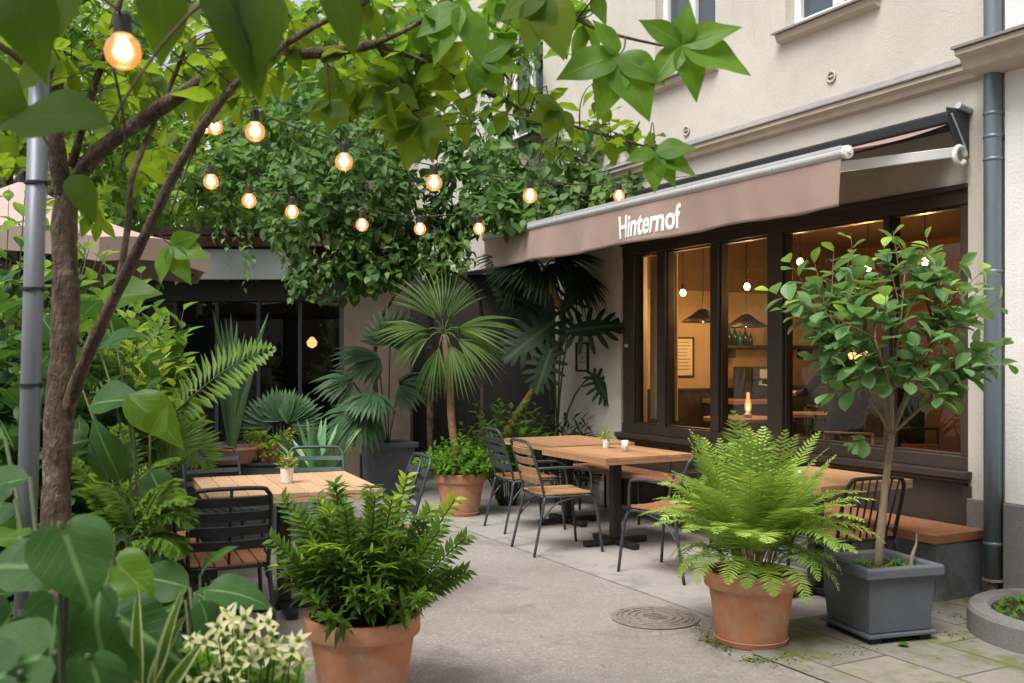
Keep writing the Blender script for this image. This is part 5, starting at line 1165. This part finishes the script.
def palm_fronds(name, label, px, py, Y, specs, lm='frond', z0=0.0, lf=.22, wl=.2, pairs=24, tpl=T_LAs, side=None):
    c = P(px, py, Y); th = thing(name, label, 'palm', (c[0], c[1], 0), 0); w = MB()
    for (ax_, ay_, Y_, bx_, by_, dr) in specs:    # from point a to point b with droop
        a = P(ax_, ay_, Y_)-A(c[0], c[1], 0); b = P(bx_, by_, Y_)-A(c[0], c[1], 0); d = b-a; ln = np.linalg.norm(d)*1.06
        base = A(0, 0, z0); w.tube(bez(base, (base+a)/2+A(0, 0, .1), a, 6), .007, 6, 1)
        frond(w, a, nrm(d)+A(0, -.05, .35*dr), ln, dr*.9, pairs, lf, tpl=tpl, start=.0, rach=.006, sweep=.3, wl=wl, fold=.05, hang=.08, side=side)
    w.build('fronds', [L[lm], M['stemg']], th, smooth=True)
palm_fronds('feather_palm', 'feathery palm with a long bright frond reaching right towards the garden house', 140, 440, 5.2, ((168, 420, 5.0, 268, 346, .5), (150, 430, 5.1, 212, 470, 1.2), (150, 400, 5.1, 100, 330, .7), (140, 400, 5.3, 165, 318, .6), (140, 440, 4.9, 190, 450, 1.0), (150, 420, 5.0, 90, 400, 1.0)), lf=.17, wl=.12, pairs=24, side=A(-.3, .45, .8))
palm_fronds('feather_palm', 'low yellow green palm in front of the leaning stem by the black chair', 140, 560, 3.0, ((138, 535, 2.9, 196, 512, 1.6), (138, 535, 2.9, 108, 480, 1.2), (138, 540, 2.85, 186, 552, 1.4), (140, 530, 3.0, 168, 478, .9), (135, 530, 2.9, 92, 510, 1.3), (138, 535, 2.9, 186, 492, 1.2)), lm='frond', lf=.12, wl=.10, pairs=26)
palm_fronds('feather_palm', 'striped palm clump in the shade between the stems', 110, 560, 3.9, ((110, 520, 3.9, 120, 430, .7), (110, 520, 3.9, 170, 450, 1.0), (110, 520, 3.9, 70, 450, 1.0), (115, 530, 3.8, 180, 480, 1.2)), lm='frond', lf=.16, wl=.13, pairs=22)
# big single leaves
bp2 = P(150, 560, 3.3); th = thing('banana_plant', 'plant with big paddle-shaped green leaves right of the trunk', 'plant', (bp2[0], bp2[1], 0), 0)
w = MB(); o_ = A(bp2[0], bp2[1], 0)
for px, py, Y, a, l_, mm, rv in ((128, 395, 3.3, -35, .27, 1, .4), (150, 435, 3.2, 60, .12, 1, .9), (90, 405, 3.5, 15, .22, 0, .6), (100, 350, 3.6, 30, .2, 0, .9), (150, 470, 3.2, -60, .16, 0, .4), (90, 440, 3.3, 190, .2, 0, .3), (120, 480, 3.4, 110, .24, 0, .5), (105, 300, 3.9, 15, .24, 1, .2), (30, 300, 3.9, 200, .25, 0, .6)):
    p = P(px, py, Y); w.tube(bez(A(0, 0, 0), A(0, 0, p[2]*.7), p-o_, 8), .0035, 6, 2); hero(w, px, py, Y, a, l_, T_BIG, mm, rv=rv, off=o_, nv=(-.1, -.7, .8))
w.build('leaves', [L['big'], L['bigbright'], M['stemg']], th, smooth=True)
hp = P(60, 640, 1.75); th = thing('heart_leaf_plant', 'foreground plant with very large heart-shaped dark green leaves', 'plant', (hp[0], hp[1], 0), 0)
w = MB(); o_ = A(hp[0], hp[1], 0)
for px, py, Y, a, l_, tp, mm, rv, nv in ((60, 522, 1.62, -62, .145, T_HE, 0, .9, (-.05, -.9, .5)), (68, 566, 1.70, 172, .15, T_HE2, 0, .7, (-.2, -.7, .75)), (98, 583, 1.80, -108, .15, T_HE2, 0, .5, (.15, -.95, .3)), (60, 592, 1.85, -95, .16, T_HE, 0, .15, (0, -.95, .2)), (28, 540, 1.9, 170, .13, T_HE2, 1, .35, (0, -.35, 1)), (55, 652, 1.45, 195, .14, T_HE, 0, .75, (-.2, -.6, .8)), (88, 655, 1.55, -60, .13, T_HE2, 0, .5, (0, -.7, .8)),
                                          (112, 560, 1.95, -38, .115, T_HE, 1, .5, (.1, -.95, .2)), (112, 612, 1.9, -30, .15, T_HE2, 0, .3, (.2, -.7, .7)), (20, 610, 1.75, 230, .17, T_HE, 0, .1, (0, -.9, .3)), (20, 672, 1.4, 190, .14, T_HE, 0, .5, (0, -.6, .8)), (30, 478, 2.2, 190, .2, T_BIG, 0, .6, (0, -.5, .9)), (5, 438, 2.5, 170, .16, T_BIG, 1, .2, (0, -.5, .9)), (125, 615, 2.1, -10, .18, T_BIG2, 0, .2, (0, -.6, .9)), (110, 690, 1.7, 100, .16, T_HE2, 0, .4, (0, -.9, .3)), (15, 500, 2.1, 200, .18, T_HE2, 0, .3, (0, -.6, .8)), (80, 630, 2.0, -150, .18, T_HE, 0, .05, (0, -.9, .4)), (130, 660, 2.1, -60, .18, T_HE, 0, .1, (0, -.9, .4))):
    p = P(px, py, Y); w.tube(bez(A(random.uniform(-.1, .1), .1, 0), A(0, 0, p[2]*.7), p-o_, 8), .005, 6, 2); hero(w, px, py, Y, a, l_, tp, mm, rv=rv, off=o_, nv=nv)
w.build('leaves', [L['big'], L['bigbright'], M['stemg']], th, smooth=True)
hp = P(200, 680, 2.6); th = thing('broad_leaf_plant', 'plant with glossy lobed leaves spreading in front of the black chair', 'plant', (hp[0], hp[1], 0), 0)
w = MB(); o_ = A(hp[0], hp[1], 0)
for px, py, Y, a, l_, rv in ((205, 590, 2.7, 5, .20, .7), (195, 592, 2.7, -25, .15, .3), (190, 588, 2.75, 160, .19, .6), (185, 600, 2.7, 205, .18, .3), (200, 600, 2.6, -60, .16, .5), (150, 620, 2.5, 170, .2, .2), (200, 575, 2.9, 60, .15, .8), (140, 590, 2.7, 200, .2, .5), (180, 640, 2.4, 200, .2, .1), (230, 610, 2.7, -70, .14, .2)):
    p = P(px, py, Y); w.tube(bez(A(0, 0, 0), A(0, 0, p[2]*.7), p-o_, 7), .005, 6, 1); hero(w, px, py, Y, a, l_, T_BIG2, 0, W=l_*1.25, rv=rv, off=o_, nv=(0, -.5, .9))
w.build('leaves', [L['big'], M['stemg']], th, smooth=True)
# variegated grass
vp = P(145, 700, 2.0); th = thing('striped_grass_plant', 'variegated plant with cream-edged strap leaves at the bottom left', 'plant', (vp[0], vp[1], 0), 0)
w = MB(); o_ = A(vp[0], vp[1], 0)
for i in range(34):
    a = i*2.4; e = .1+1.1*random.random(); d = A(cos(a)*sin(e), sin(a)*sin(e), cos(e)); w.leaf(T_ST, A(cos(a)*.03, sin(a)*.03, .50), d, A(-cos(a), -sin(a), .5), random.uniform(.26, .42), .30, 0, random.random())
for px, py, a, l_ in ((158, 690, 76, .22), (150, 690, 66, .17), (140, 690, 88, .20), (135, 690, 120, .16), (150, 695, 145, .20), (165, 695, 55, .13), (140, 700, 165, .16), (120, 690, 100, .12)): hero(w, px, py, 1.8, a, l_, T_ST, 0, W=.26, rv=.6, off=o_, lean=-.25, nv=(0, -1, .4))
w.tube([A(0, 0, 0), A(0, 0, .52)], [.03, .02], 8, 1); w.build('leaves', [L['varieg'], M['stemg']], th, smooth=True)
# white flowers
wp = P(230, 690, 2.25); th = thing('flowering_plant', 'plant crowded with small creamy white flowers at the bottom of the picture', 'flowering plant', (wp[0], wp[1], 0), 0)
w = MB(); fl = MB()
for i in range(110):
    px = random.uniform(160, 300); top = 612+abs(px-232)*.42; py = random.uniform(top+12, 720); Y = 2.25+random.uniform(-.18, .2)
    T = P(px, py, Y)-A(wp[0], wp[1], 0); shoot(w, A(random.uniform(-.05, .05), 0, 0), T, .003, 14, .065, T_OV, start=.72, bend=0, rv=(0, .9), seg=4)
for i, (px, py) in enumerate([(226, 612), (244, 618), (217, 626), (192, 640), (238, 632), (272, 634), (205, 642), (262, 645), (292, 650), (250, 660), (222, 652), (285, 668), (258, 674), (180, 664), (212, 676), (236, 680), (268, 622), (298, 640), (232, 620), (255, 628), (222, 635), (244, 645), (268, 655), (230, 664), (276, 648), (246, 690), (192, 684), (302, 660)]):
    Y = 2.15+random.uniform(-.1, .05); p = P(px, py, Y)-A(wp[0], wp[1], 0); w.tube(bez(A(0, 0, .3), A(p[0]*.6, 0, p[2]*.7), p, 6), .0018, 5, 1); ph = random.random()*6; nz = nrm(A(random.uniform(-.4, .4), -.9, .7)); e1 = nrm(np.cross(nz, UPV)); e2 = np.cross(nz, e1)
    big = random.uniform(.8, 1.25)
    for k in range(5):
        a = ph+k*1.257; d = e1*cos(a)+e2*sin(a)+nz*.25; fl.leaf(T_OV2, p, nrm(d+rng.normal(0, .18, 3)), nz, .029*big*random.uniform(.8, 1.2), .0165*big, 0, random.random())
    fl.lathe([(0, .012), (.005, .009), (.006, 0)], p, 8, 1, ax=np.array([e1, e2, nz]))
w.build('foliage', [L['bright'], M['stemg']], th, smooth=True); fl.build('blossom', [L['petal'], L['lime']], th, smooth=True)
# ================================================================== GROUND DETAILS
mc = G(655, 618); th = thing('manhole_cover', 'round patterned iron manhole cover set in the paving', 'manhole cover', (mc[0], mc[1], .004), .4)
w = MB(); w.lathe([(.22, 0), (.255, 0), (.255, .004), (.22, .004)], (0, 0, 0), 48, closed=True); w.build('frame', M['castiron'], th)
w = MB(); w.lathe([(0, .001), (.216, .001), (.216, .004), (0, .004)], (0, 0, 0), 48)
for r_ in (.195, .155, .115): 
    for k in range(12):
        a0 = k*pi/6+r_*7; pts = [A(cos(a0+x)*r_, sin(a0+x)*r_, .006) for x in np.linspace(0, .42, 5)]; w.tube(pts, .006, 5)
for k in range(5): w.box((0, -.06+k*.03, .006), (.12 if k % 2 else .09, .010, .006))
w.build('lid', M['castiron'], th)
kb = A(3.04, 5.31, 0); th = thing('kerbed_bed', 'raised stone-kerbed flower bed at the right edge of the picture', 'planting bed', (kb[0], kb[1], .008), 0)
w = MB(); w.lathe([(.44, 0), (.56, 0), (.56, .12), (.545, .14), (.455, .14), (.44, .12)], (0, 0, 0), 40, closed=True); o = w.build('kerb', M['granite'], th, smooth=False)
w = MB(); w.lathe([(0, .11), (.44, .10)], (0, 0, 0), 30); w.build('soil', M['soil'], th)
w = MB()
for i in range(420):
    a = random.random()*2*pi; r_ = .42*sqrt(random.random()); w.leaf(T_LAs if i % 2 else T_OVs, A(cos(a)*r_, sin(a)*r_, .10), rng.normal(0, .6, 3)+A(0, 0, .8), UPV, random.uniform(.03, .075))
tag(w.build('ground_cover', L['bright'], th), kind='stuff')
# moss tufts along joints
w = MB()
for (x0, y0, x1, y1, k) in ((748, 662, 860, 655, 900), (700, 640, 730, 650, 250), (850, 655, 905, 632, 450), (940, 615, 985, 625, 500), (690, 618, 712, 640, 120), (935, 632, 965, 640, 300)):
    a, b = G(x0, y0), G(x1, y1)
    for i in range(k):
        c = a+(b-a)*random.random()+A(random.gauss(0, .02), random.gauss(0, .045), .006); w.leaf(T_RDs, c, rng.normal(0, 1, 3)*A(1, 1, .4), UPV, random.uniform(.006, .016), rv=random.random())
tag(w.build('moss', M['moss']), kind='stuff')
w = MB(); 
for i in range(130):
    a = random.uniform(0, 2*pi); c = G(random.uniform(300, 960), 500+180*random.random()**.7)+A(0, 0, .012); w.leaf(T_OVs, c, A(cos(a), sin(a), .1), UPV, random.uniform(.01, .028), rv=random.random())
tag(w.build('fallen_leaves', L['dry']), kind='stuff')
c = G(655, 662)  # seedling by the planter foot
sd = G(903, 648); w = MB()
for i in range(14): w.leaf(T_RDs, A(0, 0, .012), A(cos(i*2.4), sin(i*2.4), .6), UPV, .035)
o = w.build('seedling', L['bright']); o.location = (sd[0], sd[1], .0); tag(o, 'tiny green seedling growing at the foot of the square planter', 'weed')
# ================================================================== CAMERA, LIGHT, WORLD
cam = bpy.data.cameras.new('camera'); co = bpy.data.objects.new('camera', cam); COL.objects.link(co); scene.camera = co
co.location = (0, 0, CAMZ); co.rotation_euler = (R(90), 0, 0); cam.sensor_width = 36; cam.lens = FPX/1024*36; cam.shift_y = (HZ-341.5)/1024; cam.clip_start = .05; cam.clip_end = 500
cam.dof.use_dof = True; cam.dof.focus_distance = 6.6; cam.dof.aperture_fstop = 5.6
SE, SR = R(58), R(215)      # sky sun angles
wd = bpy.data.worlds.new('World'); scene.world = wd; wd.use_nodes = True; nt = wd.node_tree; nt.nodes.clear(); q = N(nt)
sky = q('ShaderNodeTexSky', sky_type='NISHITA', sun_disc=False, sun_elevation=SE, sun_rotation=SR, air_density=1.0, dust_density=4.0, ozone_density=1.0)
hs = q('ShaderNodeHueSaturation', {'Saturation': .35, 'Color': sky.outputs[0]})
bg = q('ShaderNodeBackground', {0: hs.outputs[0], 1: .108}); q('ShaderNodeOutputWorld', {0: bg.outputs[0]})
sl = bpy.data.lights.new('sun', 'SUN'); sl.energy = 1.5; sl.angle = R(26); sl.color = (1, .97, .93); so = bpy.data.objects.new('sun', sl); COL.objects.link(so)
# NISHITA: rotation 0 -> sun towards +Y, positive clockwise seen from above
sdv = A(sin(SR)*cos(SE), cos(SR)*cos(SE), sin(SE))
from mathutils import Vector
so.rotation_euler = Vector(sdv).to_track_quat('Z', 'Y').to_euler()
scene.view_settings.view_transform = 'Standard'; scene.view_settings.look = 'None'; scene.view_settings.gamma = 1; scene.view_settings.use_curve_mapping = False
scene.view_settings.exposure = 1.12
scene.cycles.use_denoising = True
scene.cycles.max_bounces = 8; scene.cycles.transparent_max_bounces = 12; scene.cycles.sample_clamp_indirect = 6
